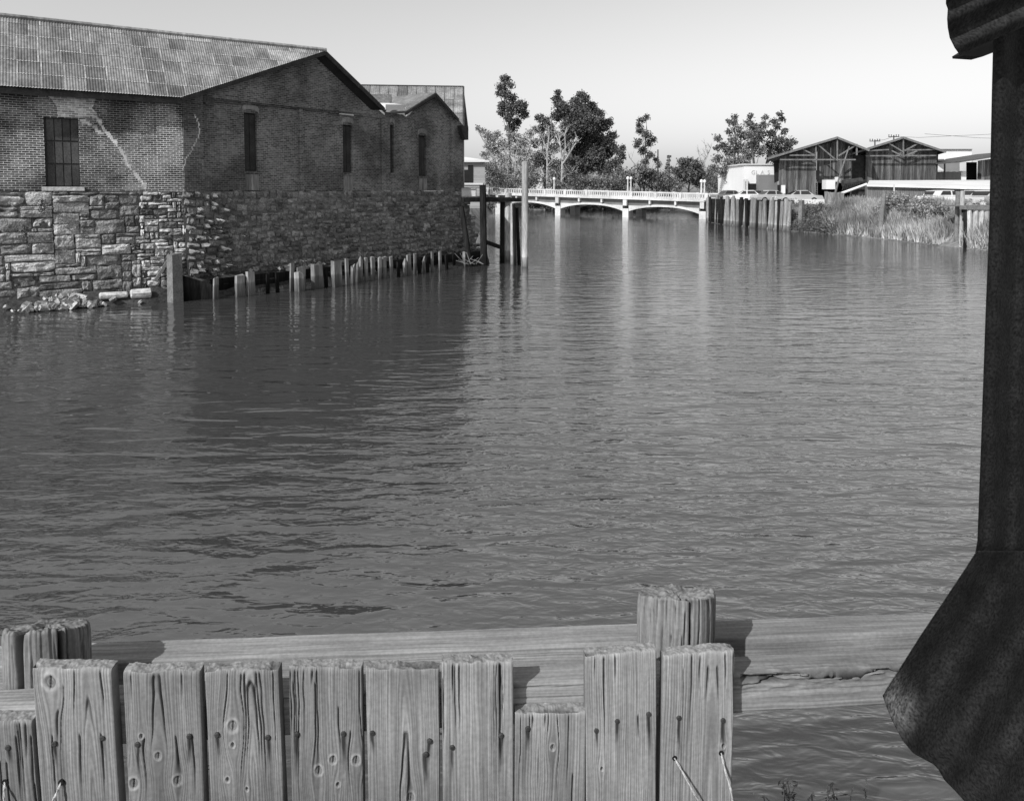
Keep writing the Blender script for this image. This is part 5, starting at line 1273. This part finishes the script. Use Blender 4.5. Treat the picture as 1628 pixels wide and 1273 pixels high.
# ------------------------------------------------------------------ foreground: plank bulkhead, double walers, piles
FD = V(math.cos(rad(3.9)), math.sin(rad(3.9)), 0); FN = V(-FD.y, FD.x, 0)      # along the fence; FN points away from the camera
FP = V(0, 2.75, 0)
def fpt(u, z, d=0.0): return FP + FD * u + FN * d + UP * z
def fuz(px, py, d=0.0):
    p = on_plane(px, py, FP + FN * d, FN); return (p - FP).dot(FD), p.z
def wood_field(x, z, w, seed, knots, freq=95., cracks=7, top=None, rot=0.0, streaks=(), base=.235, cath=None):
    """x across, z along the grain (metres, arrays). returns tone, relief (m)"""
    sgn = np.zeros_like(x); xx = x + .012 * (fbm(z * 2.2, x * 3 + seed, seed, 3) - .5) + .004 * (fbm(z * 9, x * 12, seed + 3, 2) - .5)
    inside = np.zeros_like(x)
    for kx, kz, r in knots:
        dx, dz = x - kx, z - kz
        d2 = (dx / r) ** 2 + (dz / (r * 2.6)) ** 2
        xx = xx - dx * .9 * np.exp(-d2 / 3.2)
        dk = np.sqrt(dx ** 2 + (dz * .8) ** 2) / r
        inside = np.maximum(inside, np.clip(1.25 - dk, 0, 1))
    if cath: xx = np.hypot(xx - cath[0], (z - cath[1]) * cath[2])
    vfreq = freq * (.75 + .5 * vnoise(xx * 14 + seed, xx * 0 + 1.5, seed + 1))
    g = np.clip((np.sin(2 * np.pi * (xx * freq + 2.4 * vnoise(xx * 26, z * .8, seed + 2) + .5 * vnoise(xx * 90, z * 1.5, seed + 4))) * .5 + .5) ** .7 * (.35 + 1.1 * vnoise(xx * 45, z * 1.2, seed + 7)), 0, 1)
    fib = fbm(xx * 320, z * 7, seed + 5, 3) - .5
    fib2 = fbm(xx * 90, z * 2.2, seed + 6, 2) - .5
    tone = base * (.86 + .22 * g) * (1 + .55 * fib) * (1 + .7 * fib2)
    tone = tone * (.82 + .36 * fbm(x * 5, z * 2.5, seed + 8, 3))
    rel = .0016 * g + .0012 * fib
    cr = np.random.default_rng(seed)
    for k in range(cracks):
        c = cr.uniform(-w / 2, w / 2); z0 = (top if top is not None else 0) - cr.choice([0, 0, 0, .05, .15, .25]) ; ln = cr.uniform(.06, .55); wd = cr.uniform(.0010, .0030)
        m = np.exp(-((xx - c - .004 * (vnoise(z * 14, z * 0, seed + 40 + k) - .5)) / wd) ** 2) * np.clip((z0 - z) / .02, 0, 1) * np.clip((z - z0 + ln) / (ln * .6), 0, 1)
        rel = rel - .009 * m; tone = tone * (1 - .72 * np.clip(m, 0, 1))  # cracks darkened in the tone too, for the shade their shallow relief lacks
    for kx, kz, r in knots:
        dx, dz = x - kx, z - kz; dk = np.sqrt(dx ** 2 + (dz * .8) ** 2) / r
        wob = .12 * (fbm(np.arctan2(dz, dx) * 2, dk * 2, seed + 9, 2) - .5)
        ring = np.exp(-((dk + wob - .88) / .22) ** 2); core = np.clip((.72 - dk - wob) / .15, 0, 1)
        tone = tone * (1 - core) + core * (.20 + .06 * np.sin(dk * 22))
        tone = tone + ring * .15 * (.25 + fbm(np.arctan2(dz, dx) * 1.5 + 9, dk * 3, seed + 11, 2)); rel = rel - core * .0025 + ring * .0015
        rel = rel - .006 * np.exp(-((dx - .1 * dz) / .0022) ** 2) * core; tone = tone * (1 - .35 * np.exp(-((dx - .1 * dz) / .0016) ** 2) * core)
    for sx, sz in streaks:      # rust run down the grain from a nail
        ln = cr.uniform(.06, .20)
        m = np.exp(-((x - sx - .004 * (vnoise(z * 30, z * 0, seed + 77) - .5) - .04 * cr.uniform(-1, 1) * (sz - z)) / cr.uniform(.0045, .0095)) ** 2) * np.clip((sz - z + .006) / .006, 0, 1) * np.clip((z - sz + ln) / (ln * .75), 0, 1)
        tone = tone * (1 - .85 * np.clip(m * 1.3, 0, 1))
    return np.clip(tone, .02, .8), rel
PLANK_TONE = [.23, .26, .215, .235, .225, .26, .285, .275, .30, .29]
def plank(px_tl, px_tr, y_top, px_bl, px_br, y_top_r, seed, knots, nails, parent, d=0.0, thick=.05, zbot=1.0):
    uL, zL = fuz(px_tl, y_top, d); uR, zR = fuz(px_tr, y_top_r, d)
    uBL, zB0 = fuz(px_bl, 1273, d); uBR, zB1 = fuz(px_br, 1273, d)
    sl_ = (uBL - uL) / (zL - zB0); sr_ = (uBR - uR) / (zR - zB1)
    w = uR - uL; nx = int(w / .0022); zt_ = (zL + zR) / 2; uc = (uL + uR) / 2
    nz = int((zt_ - 1.45) / .004)
    X, Z = np.meshgrid(np.linspace(-w / 2, w / 2, nx), np.concatenate([np.linspace(zbot, 1.45, 4)[:-1], np.linspace(1.45, zt_, nz)]), indexing='ij')
    kn = []
    for kx, ky, kr in knots:
        u, z = fuz(kx, ky, d); f = (zt_ - z); lean = sl_ * f; kn.append((u - uc - lean, z, kr / F * 2.75))
    st = []
    for kx, ky in nails:
        u, z = fuz(kx, ky, d); st.append((u - uc - sl_ * (zt_ - z), z))
    tone, rel = wood_field(X, Z, w, seed, kn, freq=random.uniform(70, 120), cracks=random.randint(5, 13), top=zt_, streaks=st, base=PLANK_TONE[(seed - 100) // 7], cath=[None, (.05, 1.55, .05), (-.02, 1.5, .045), (.03, 1.72, .07), None, (.01, 1.62, .055), None, (-.05, 1.7, .05), None, (.06, 1.5, .04)][(seed - 100) // 7])
    f = (X + w / 2) / w; dz_ = zt_ - Z
    U = (uL + sl_ * dz_) * (1 - f) + (uR + sr_ * dz_) * f
    # ragged, rounded top edge
    rag = .012 * (fbm(X[:, -1] * 18, X[:, -1] * 0, seed + 20, 4) - .6) + (zR - zL) * (f[:, -1] - .5)
    tk = np.clip(1 - dz_ / .03, 0, 1)
    Zr = Z + rag[:, None] * np.clip(1 - dz_ / .25, 0, 1)
    Y = -rel + .004 * tk ** 4
    ed = np.minimum(X + w / 2, w / 2 - X); Y = Y + .004 * np.clip(1 - ed / .004, 0, 1) ** 2
    Y = Y - .006 * (fbm(X * 6, Z * 2, seed + 33, 2) - .5)
    def to3(U, Z, D): return np.stack([FP.x + FD.x * U + FN.x * (d + D), FP.y + FD.y * U + FN.y * (d + D), Z], -1)
    front = to3(U, Zr, Y)
    # top face: weathered end grain, crumbling, furred with lichen
    nt = 16; T = np.linspace(0, thick, nt)[1:]
    Ut = np.repeat(U[:, -1:], nt - 1, 1); rough = .007 * (fbm(X[:, -1:] * 70 + 0 * T, T[None, :] * 70 + seed, seed + 50, 3) - .5)
    deep = .022 * np.clip(fbm(X[:, -1:] * 14 + 0 * T, T[None, :] * 14, seed + 60, 2) - .60, 0, 1) * 3
    Zt = Zr[:, -1:] + .004 + rough - deep + 0 * T
    topv = to3(Ut, Zt, Y[:, -1:] + 0 * Ut + T[None, :] - 0)
    ttone = .24 * (.55 + .9 * fbm(X[:, -1:] * 130 + 0 * T, T[None, :] * 130, seed + 51, 2)) * (1 - .5 * np.clip(deep / .012, 0, 1))
    # back and sides: coarse
    nv = front.shape[1] + nt - 1
    allv = np.concatenate([front, topv], 1); allt = np.concatenate([tone, ttone], 1)
    V_ = allv.reshape(-1, 3); Tn = allt.reshape(-1); Fc = grid_faces(nx, nv)
    # side strips
    extra_v, extra_t, extra_f = [], [], []
    base = len(V_)
    for side, flip in ((0, 0), (nx - 1, 1)):
        ids = side * nv + np.arange(front.shape[1]); bk = to3(U[side], Zr[side], np.full(len(ids), thick))
        ofs = base + sum(len(e) for e in extra_v); extra_v.append(bk); extra_t.append(np.full(len(bk), .12))
        a, b = ids[:-1], ids[1:]; c, e_ = ofs + np.arange(len(ids) - 1) + 1, ofs + np.arange(len(ids) - 1)
        extra_f.append(np.stack([a, e_, c, b], -1) if flip == 0 else np.stack([a, b, c, e_], -1))
    V_ = np.concatenate([V_] + extra_v); Tn = np.concatenate([Tn] + extra_t); Fc = np.concatenate([Fc] + extra_f)
    w_ = np.array(WLOC[parent.name])
    o = link_mesh('plank', np_mesh('plank', V_ - w_, Fc[:, ::-1], MT['wood'], Tn), parent)
    for kx, ky in nails:
        u, z = fuz(kx, ky, d); A = fpt(u, z, d - .004); q = MB()
        q.tube([fpt(u, z, d + .02), fpt(u, z, d - .002), fpt(u, z + .0005, d - .005), fpt(u, z + .0005, d - .0065)], [.0095, .0105, .0095, .006], 12, jit=.06); q.build('nail', MT['nail'], o, smooth=False)
    return o
fb = thing('plank_bulkhead_fence', fpt(-.6, 1.0), 'weathered grey plank bulkhead on double walers along the bottom of the photograph', 'fence')
PL = [(-62, 50, 1147, -52, 61, 1147, [], [(13, 1187)]),
      (51, 177, 1062, 66, 190, 1065, [(81, 1085, 13)], [(87, 1181), (163, 1172)]),
      (195, 317, 1069, 205, 325, 1067, [(252, 1201, 7), (283, 1240, 9), (213, 1245, 10), (225, 1170, 5)], [(219, 1182), (301, 1169)]),
      (325, 443, 1069, 335, 452, 1063, [(370, 1154, 11), (370, 1184, 5), (393, 1253, 4), (362, 1239, 5)], [(345, 1167), (426, 1171)]),
      (459, 575, 1063, 464, 578, 1062, [(507, 1225, 9), (530, 1207, 8), (567, 1208, 9), (538, 1246, 5)], [(472, 1166), (546, 1165)]),
      (581, 698, 1064, 586, 699, 1062, [(655, 1268, 9)], [(592, 1164), (683, 1177), (677, 1198)]),
      (702, 816, 1056, 704, 817, 1052, [], [(719, 1187), (797, 1168)]),
      (819, 932, 1136, 818, 930, 1132, [(879, 1187, 6)], [(839, 1157)]),
      (931, 1044, 1043, 932, 1043, 1035, [(957, 1221, 4)], [(948, 1160), (981, 1145), (1031, 1134)]),
      (1055, 1168, 1044, 1051, 1163, 1034, [(1150, 1185, 5)], [(1079, 1140), (1149, 1144)])]
for i, (a, b, yl, c, d_, yr, kn, na) in enumerate(PL):
    plank(a, b, yl, c, d_, yr, 100 + i * 7, kn, na, fb, d=random.uniform(-.004, .004))
def waler(name, u0, u1, zt0, zt1, d0, thick, height, seed, parent, rot_crack=None, step=.005):
    """squared beam: profile runs back-top -> front-top -> front-bottom -> back-bottom, wrapped along its length"""
    pr = []
    rr = .012
    for s in np.linspace(0, thick - rr, 26): pr.append((thick - s, 0, 0, 1))
    for a in np.linspace(0, math.pi / 2, 6)[1:-1]: pr.append((rr - rr * math.sin(a), -rr + rr * math.cos(a), -math.sin(a), math.cos(a)))
    for s in np.linspace(rr, height, int(height / .0035)): pr.append((0, -s, -1, 0))
    pr.append((thick, -height, 0, -1)); pr.append((thick, 0, 1, 0))
    pr = np.array(pr); nP = len(pr); n = int((u1 - u0) / step)
    U = np.linspace(u0, u1, n)[:, None] + 0 * pr[None, :, 0]
    arc = np.concatenate([[0], np.cumsum(np.hypot(np.diff(pr[:, 0]), np.diff(pr[:, 1])))])[None, :] + 0 * U
    tone, rel = wood_field(arc - arc.mean(), U, arc.max(), seed, [], freq=60, cracks=0)
    tone = .31 * (tone / .23) ** .8
    top = (pr[:, 3] > .7)[None, :] + 0 * U
    tone = np.where(top > 0, tone * .85, tone)
    for k in range(8):      # long checks along the grain
        c = rng.uniform(0, thick + height); s0 = rng.uniform(u0, u1); ln = rng.uniform(.3, 1.2); wd = rng.uniform(.001, .0025)
        m = np.exp(-((arc - c - .012 * (vnoise(U * 3, U * 0, seed + k) - .5)) / wd) ** 2) * np.clip(1 - np.abs(U - s0) / ln, 0, 1) ** .4
        rel = rel - .008 * m; tone = tone * (1 - .6 * np.clip(m, 0, 1))
    if rot_crack:           # rotted split: (u from, u to, arc position)
        ca, cb, cc = rot_crack
        win_ = np.clip((U - ca) / .04, 0, 1) * np.clip((cb - U) / .04, 0, 1)
        path = cc + .022 * (fbm(U * 6, U * 0, seed + 70, 3) - .5) 
        dd_ = np.abs(arc - path); wd = .034 * np.clip(fbm(U * 9, U * 0 + 3, seed + 71, 3) - .28, 0, 1) + .002
        m = np.exp(-(dd_ / wd) ** 2) * win_
        for oo, s9, lo_, hi_ in ((-.016, 1, ca, ca + .45), (.014, 2, ca + .08, ca + .38), (.028, 3, ca, ca + .22), (-.03, 4, ca + .25, ca + .6)):
            pw = path + oo + .010 * (fbm(U * 11, U * 0, seed + 60 + s9, 3) - .5); wq = .010 * np.clip(fbm(U * 12, U * 0 + s9, seed + 61, 3) - .3, 0, 1) + .0012
            m = np.maximum(m, np.exp(-((arc - pw) / wq) ** 2) * np.clip((U - lo_) / .05, 0, 1) * np.clip((hi_ - U) / .05, 0, 1))
        sp = np.exp(-(dd_ / .05) ** 2) * win_; spl = fbm(U * 18, arc * 110, seed + 72, 3)
        rel = rel - .055 * m - .028 * sp * spl; tone = tone * (1 - .85 * m) * (1 - .8 * sp * np.clip(spl - .25, 0, 1) * 1.6)
    tone = tone * (1 - .25 * np.clip((U - .6) / .5, 0, 1) * fbm(U * 3, arc * 25, seed + 90, 3) * 1.5)
    D = d0 + pr[None, :, 0] + pr[None, :, 2] * rel; Z0 = zt0 + (zt1 - zt0) * (U - u0) / (u1 - u0)
    Zz = Z0 + pr[None, :, 1] + pr[None, :, 3] * rel + .006 * (fbm(U * 2.5, arc * 4, seed + 80, 2) - .5)
    v = np.stack([FP.x + FD.x * U + FN.x * D, FP.y + FD.y * U + FN.y * D, Zz], -1).reshape(-1, 3)
    o = link_mesh(name, np_mesh(name, v - np.array(WLOC[parent.name]), grid_faces(n, nP), MT['wood'], np.clip(tone, .03, .7).ravel()), parent)
    return o
uL0, _ = fuz(-900, 1100, .085); uR0, _ = fuz(1640, 1100, .085)
_, zA = fuz(300, 1109, .085); ub_, zB_ = fuz(1300, 1117, .085)
waler('front_waler', uL0, uR0, 2.012, 2.012, .058, .105, .165, 501, fb, rot_crack=(fuz(1172, 1115, .08)[0], fuz(1455, 1115, .08)[0], .120))
_, zb0 = fuz(300, 1041, .46); _, zb1 = fuz(1300, 1012, .46)
waler('back_waler', uL0 - .3, uR0 + .5, zb0, zb1, .46, .14, .22, 733, fb)
def big_pile(px0, px1, y_top, seed, label, dcen, split=None, zlow=.6, y_back=0):
    uc = (fuz(px0, y_top, dcen)[0] + fuz(px1, y_top, dcen)[0]) / 2; R = (fuz(px1, y_top, dcen)[0] - fuz(px0, y_top, dcen)[0]) / 2; zt_ = fuz((px0 + px1) / 2, y_top, dcen - R)[1]; fall = (zt_ - fuz((px0 + px1) / 2, y_back, dcen + R)[1]) / (2 * R)
    nA = 260; zz = np.concatenate([np.linspace(zlow, zt_ - .5, 4)[:-1], np.linspace(zt_ - .5, zt_ - .012, 130)])
    A, Z = np.meshgrid(np.linspace(0, 2 * np.pi, nA, endpoint=False), zz, indexing='ij')
    arc = A * R
    tone, rel = wood_field(arc - np.pi * R, Z, 2 * np.pi * R, seed, [], freq=70, cracks=26, top=zt_)
    tone = tone * 1.02
    shape = 1 + .05 * (fbm(np.cos(A) * 1.3 + 5, np.sin(A) * 1.3 + seed, seed, 2) - .5)
    rr = R * shape + rel * 1.4 - .012 * np.clip(fbm(arc * 60, Z * 3, seed + 3, 3) - .5, 0, 1) * 2
    lip = np.clip(1 - (zt_ - Z) / .06, 0, 1); rr = rr - .012 * lip ** 2 * (fbm(arc * 30, Z * 10, seed + 4, 2))
    tone = tone * (1 - .45 * np.clip(1 - (zt_ - Z) / .10, 0, 1) * (fbm(arc * 40, Z * 30, seed + 12, 2)))
    if split is not None:
        for sa_, sw, sl_ in split:
            m = np.exp(-(((A - sa_ + np.pi) % (2 * np.pi) - np.pi) * R / sw) ** 2) * np.clip((Z - (zt_ - sl_)) / (sl_ * .5), 0, 1); rr = rr - .06 * m; tone = tone * (1 - .6 * m)
    zrag = .02 * (fbm(np.cos(A[:, -1]) * 5 + 9, np.sin(A[:, -1]) * 5 + seed, seed + 6, 3) - .5)
    Zr = Z + zrag[:, None] * np.clip(1 - (zt_ - Z) / .12, 0, 1)
    # top
    nr = 26; Q = np.linspace(1, 0, nr)[1:]
    rq = rr[:, -1:] * Q[None, :]; xq, yq = np.cos(A[:, -1:]) * rq, np.sin(A[:, -1:]) * rq
    ht = zt_ + zrag[:, None] * Q[None, :] ** 2 + .03 * (fbm(xq * 40 + 7, yq * 40 + seed, seed + 8, 3) - .55) - .03 * np.clip(fbm(xq * 9 + 3, yq * 9, seed + 9, 2) - .45, 0, 1) * 4 * np.clip((1 - Q) * 4, 0, 1)
    if split is not None:
        for sa_, sw, sl_ in split:
            t_ = np.abs(-np.sin(sa_) * xq + np.cos(sa_) * yq); on = (np.cos(sa_) * xq + np.sin(sa_) * yq) > -.02
            ht = ht - .06 * np.exp(-(t_ / (sw * .9)) ** 2) * on
    tq = .19 * (.4 + 1.2 * fbm(xq * 120, yq * 120, seed + 10, 2))
    X = np.concatenate([np.cos(A) * rr, xq], 1); Yy = np.concatenate([np.sin(A) * rr, yq], 1); ZZ = np.concatenate([Zr, ht], 1); TT_ = np.concatenate([tone, tq], 1)
    ZZ = ZZ - fall * (Yy + R) * np.clip(1 - (zt_ - ZZ) / .4, 0, 1)
    v = np.stack([FP.x + FD.x * (uc + X) + FN.x * (dcen + Yy), FP.y + FD.y * (uc + X) + FN.y * (dcen + Yy), ZZ], -1)
    nv = v.shape[1]; ff = grid_faces(nA, nv)
    i = (nA - 1) * nv + np.arange(nv - 1); j = np.arange(nv - 1); ff = np.concatenate([ff, np.stack([i, i + 1, j + 1, j], -1)])
    loc = fpt(uc, zlow, dcen)
    o = link_mesh('fence_pile', np_mesh('fence_pile', v.reshape(-1, 3) - np.array(loc), ff[:, ::-1], MT['wood'], TT_.ravel()), None, loc)
    return tag(o, label, 'pile', 'round piles standing between the walers')
big_pile(13, 137, 1004, 31, 'broken topped round pile at the left end with a deep split down its face', .32, [(-1.75, .012, .4), (-.75, .008, .25)], y_back=984)
big_pile(1016, 1134, 952, 57, 'round pile with a hollow ragged top behind the two rightmost planks', .32, [(-1.5, .004, .45), (-.55, .006, .5)], y_back=929)
# sliver splitting away from the right pile
u, z = fuz(1134, 960, .24); q = MB(); B0 = fpt(u - .002, 1.7, .26); q.prism([fpt(u - .02, 1.6, .24), fpt(u + .014, 1.6, .27), fpt(u + .016, z - .01, .27), fpt(u + .004, z + .004, .25), fpt(u - .012, z - .02, .24)], FN * .05)
tag(q.build('split_sliver', MT['timber']), 'loose sliver split from the right side of the hollow topped pile', 'sliver')
# twine through holes in the planks
for pts, lb in (([(1072, 1203), (1084, 1222), (1100, 1250), (1120, 1285)], 'thick pale twine slanting right from a hole in the rightmost plank'), ([(1146, 1195), (1150, 1218), (1157, 1245), (1162, 1285)], 'thin pale twine hanging from the right hole of the rightmost plank'),
                ([(98, 1242), (94, 1255), (88, 1268), (82, 1290)], 'pale twine hanging from a hole in the second plank from the left'), ([(9, 1241), (12, 1252), (17, 1268), (22, 1290)], 'pale twine hanging from a hole in the shortest leftmost plank')):
    P = []
    for k, (x, y) in enumerate(pts):
        u, z = fuz(x, y, 0); P.append(fpt(u, z, -.004 - .035 * min(1, k / 2)))
    P = [P[0] + FN * .03] + P; fine_ = []
    for a, b in zip(P[:-1], P[1:]):
        for k in range(4): fine_.append(a.lerp(b, k / 4))
    q = MB()
    for ph in (0, math.pi):
        q.tube([p + FD * .0022 * math.cos(i * 1.1 + ph) + FN * .0022 * math.sin(i * 1.1 + ph) for i, p in enumerate(fine_)], .0026, 6)
    tag(q.build('twine', MT['twine'], smooth=True), lb, 'twine', 'twine tied through the planks')
    u, z = fuz(*pts[0], 0); q = MB(); q.tube([fpt(u, z, -.006), fpt(u, z, .02)], .011, 10); q.build('twine_hole', MT['black'], fb)
# ground behind the planks (the photographer's side)
strip_mesh('near_bank', [[V(x, -30, 1.95) for x in (-30, -4, 0, .9, 4, 30)], [V(x, y, 1.9) for x, y in ((-30, 2.0), (-4, 2.2), (0, 2.3), (.9, 1.5), (4, 1.5), (30, 1.6))], [V(x, y, .7) for x, y in ((-30, 2.9), (-4, 2.75), (0, 2.72), (.9, 2.4), (4, 2.4), (30, 2.5))], [V(x, 3.0, -.6) for x in (-30, -4, 0, .9, 4, 30)]], MT['soil'])
# sprigs of weed in the water under the right waler
wd_t = thing('weed_clump', at_z(1250, 1262, .2), 'sprigs of pale dry weed rising from the water below the right end of the walers', 'weeds')
q = MB(); q2 = MB()
for k in range(26):
    x = random.choice([1215, 1245, 1262, 1300, 1312, 1335]) + random.gauss(0, 12); A = at_y(x, 1300, 4.6); B = at_y(x + random.gauss(0, 14), 1248 + random.uniform(-8, 20), 4.6 + random.uniform(-.2, .2))
    q.tube([A, A.lerp(B, .5) + V(random.uniform(-.03, .03), 0, 0), B], [.005, .004, .002], 4)
    for j in range(9):
        c = A.lerp(B, random.uniform(.4, 1)) + V(random.gauss(0, .02), random.gauss(0, .02), 0); a = V(random.gauss(0, 1), random.gauss(0, 1), random.gauss(0, 1)).normalized() * .022; b = a.cross(V(random.random(), random.random(), random.random())).normalized() * .008
        q2.face([c - a, c + b, c + a, c - b])
q.build('stem', MT['twig'], wd_t); q2.build('leaves', MT['grass'], wd_t)

# ------------------------------------------------------------------ corner of the corrugated iron shed at the right
ci = thing('corrugated_iron_shed', at_y(1640, 1290, 2.2), 'dark rusty corrugated iron shed corner filling the right edge of the photograph', 'shed')
def sheet(name, left, right_px, y0, y1, Yf, disp, nu=150, nv=150, tone=.03, thick=.004, tonef=None, shear=0.0):
    """curved iron sheet: left outline as photo polyline (x for each row), right beyond the frame; Yf(s,t) its distance"""
    ys = np.linspace(y0, y1, nv); lx = np.interp(ys, [p[1] for p in left], [p[0] for p in left])
    S_, T_ = np.meshgrid(np.linspace(0, 1, nu), np.linspace(0, 1, nv), indexing='ij')
    PX = lx[None, :] * (1 - S_) + right_px * S_; PY = ys[None, :] - shear * (PX - lx[None, :])
    Yd = Yf(PX, PY, S_) + disp(PX, PY)
    uu, vv = (PX - CX) / F, (PPY - PY) / F; c, s = math.cos(TH), math.sin(TH)
    r = np.stack([uu, c + vv * s, -s + vv * c], -1); P = np.array(CAMP) + r * (Yd / r[..., 1])[..., None]
    back = P + np.array([.0, thick, 0]); v = np.concatenate([P.reshape(-1, 3), back.reshape(-1, 3)])
    f = grid_faces(nu, nv); f2 = f[:, ::-1] + nu * nv; n0 = nu * nv
    rim = []
    e_ = np.arange(nv); a, b = e_[:-1], e_[1:]; rim.append(np.stack([a, b, b + n0, a + n0], -1))
    for j in (0, nv - 1): i_ = np.arange(nu) * nv + j; rim.append(np.stack([i_[:-1], i_[1:], i_[1:] + n0, i_[:-1] + n0], -1))
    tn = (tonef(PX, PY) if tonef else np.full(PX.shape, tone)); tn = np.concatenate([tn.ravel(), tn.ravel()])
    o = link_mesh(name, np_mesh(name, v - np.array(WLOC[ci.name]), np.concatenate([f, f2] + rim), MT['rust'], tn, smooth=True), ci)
    return o
spk = lambda PX, PY, sd=3: .015 * (.7 + .6 * fbm(PX * .03, PY * .03, sd, 4))  # near-black tones put the shade over the iron into its colour
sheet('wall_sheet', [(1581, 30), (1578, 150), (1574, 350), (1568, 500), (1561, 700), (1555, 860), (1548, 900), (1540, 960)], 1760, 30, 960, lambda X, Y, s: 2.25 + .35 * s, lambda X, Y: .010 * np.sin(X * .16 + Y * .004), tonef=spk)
def lit_tip_tone(PX, PY):
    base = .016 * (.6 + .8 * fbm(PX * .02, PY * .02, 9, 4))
    d = np.hypot((PX - 1418) / 42, (PY - 1120) / 60); return base + .15 * np.clip(1.2 - d, 0, 1) ** 1.5 * (.4 + fbm(PX * .08, PY * .08, 4, 3))  # pale lit edge of the tip is painted into the tone
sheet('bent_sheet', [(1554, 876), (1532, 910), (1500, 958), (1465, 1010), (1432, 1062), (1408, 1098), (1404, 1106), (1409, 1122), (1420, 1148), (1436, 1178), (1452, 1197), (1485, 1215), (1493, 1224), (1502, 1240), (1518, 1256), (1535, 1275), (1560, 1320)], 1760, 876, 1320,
      lambda X, Y, s: 2.2 + .35 * s - .12 * np.clip((Y - 880) / 400, 0, 1), lambda X, Y: .013 * np.sin(((X - 1500) * .83 + (Y - 1000) * .56) * .085), 190, 190, tonef=lit_tip_tone)
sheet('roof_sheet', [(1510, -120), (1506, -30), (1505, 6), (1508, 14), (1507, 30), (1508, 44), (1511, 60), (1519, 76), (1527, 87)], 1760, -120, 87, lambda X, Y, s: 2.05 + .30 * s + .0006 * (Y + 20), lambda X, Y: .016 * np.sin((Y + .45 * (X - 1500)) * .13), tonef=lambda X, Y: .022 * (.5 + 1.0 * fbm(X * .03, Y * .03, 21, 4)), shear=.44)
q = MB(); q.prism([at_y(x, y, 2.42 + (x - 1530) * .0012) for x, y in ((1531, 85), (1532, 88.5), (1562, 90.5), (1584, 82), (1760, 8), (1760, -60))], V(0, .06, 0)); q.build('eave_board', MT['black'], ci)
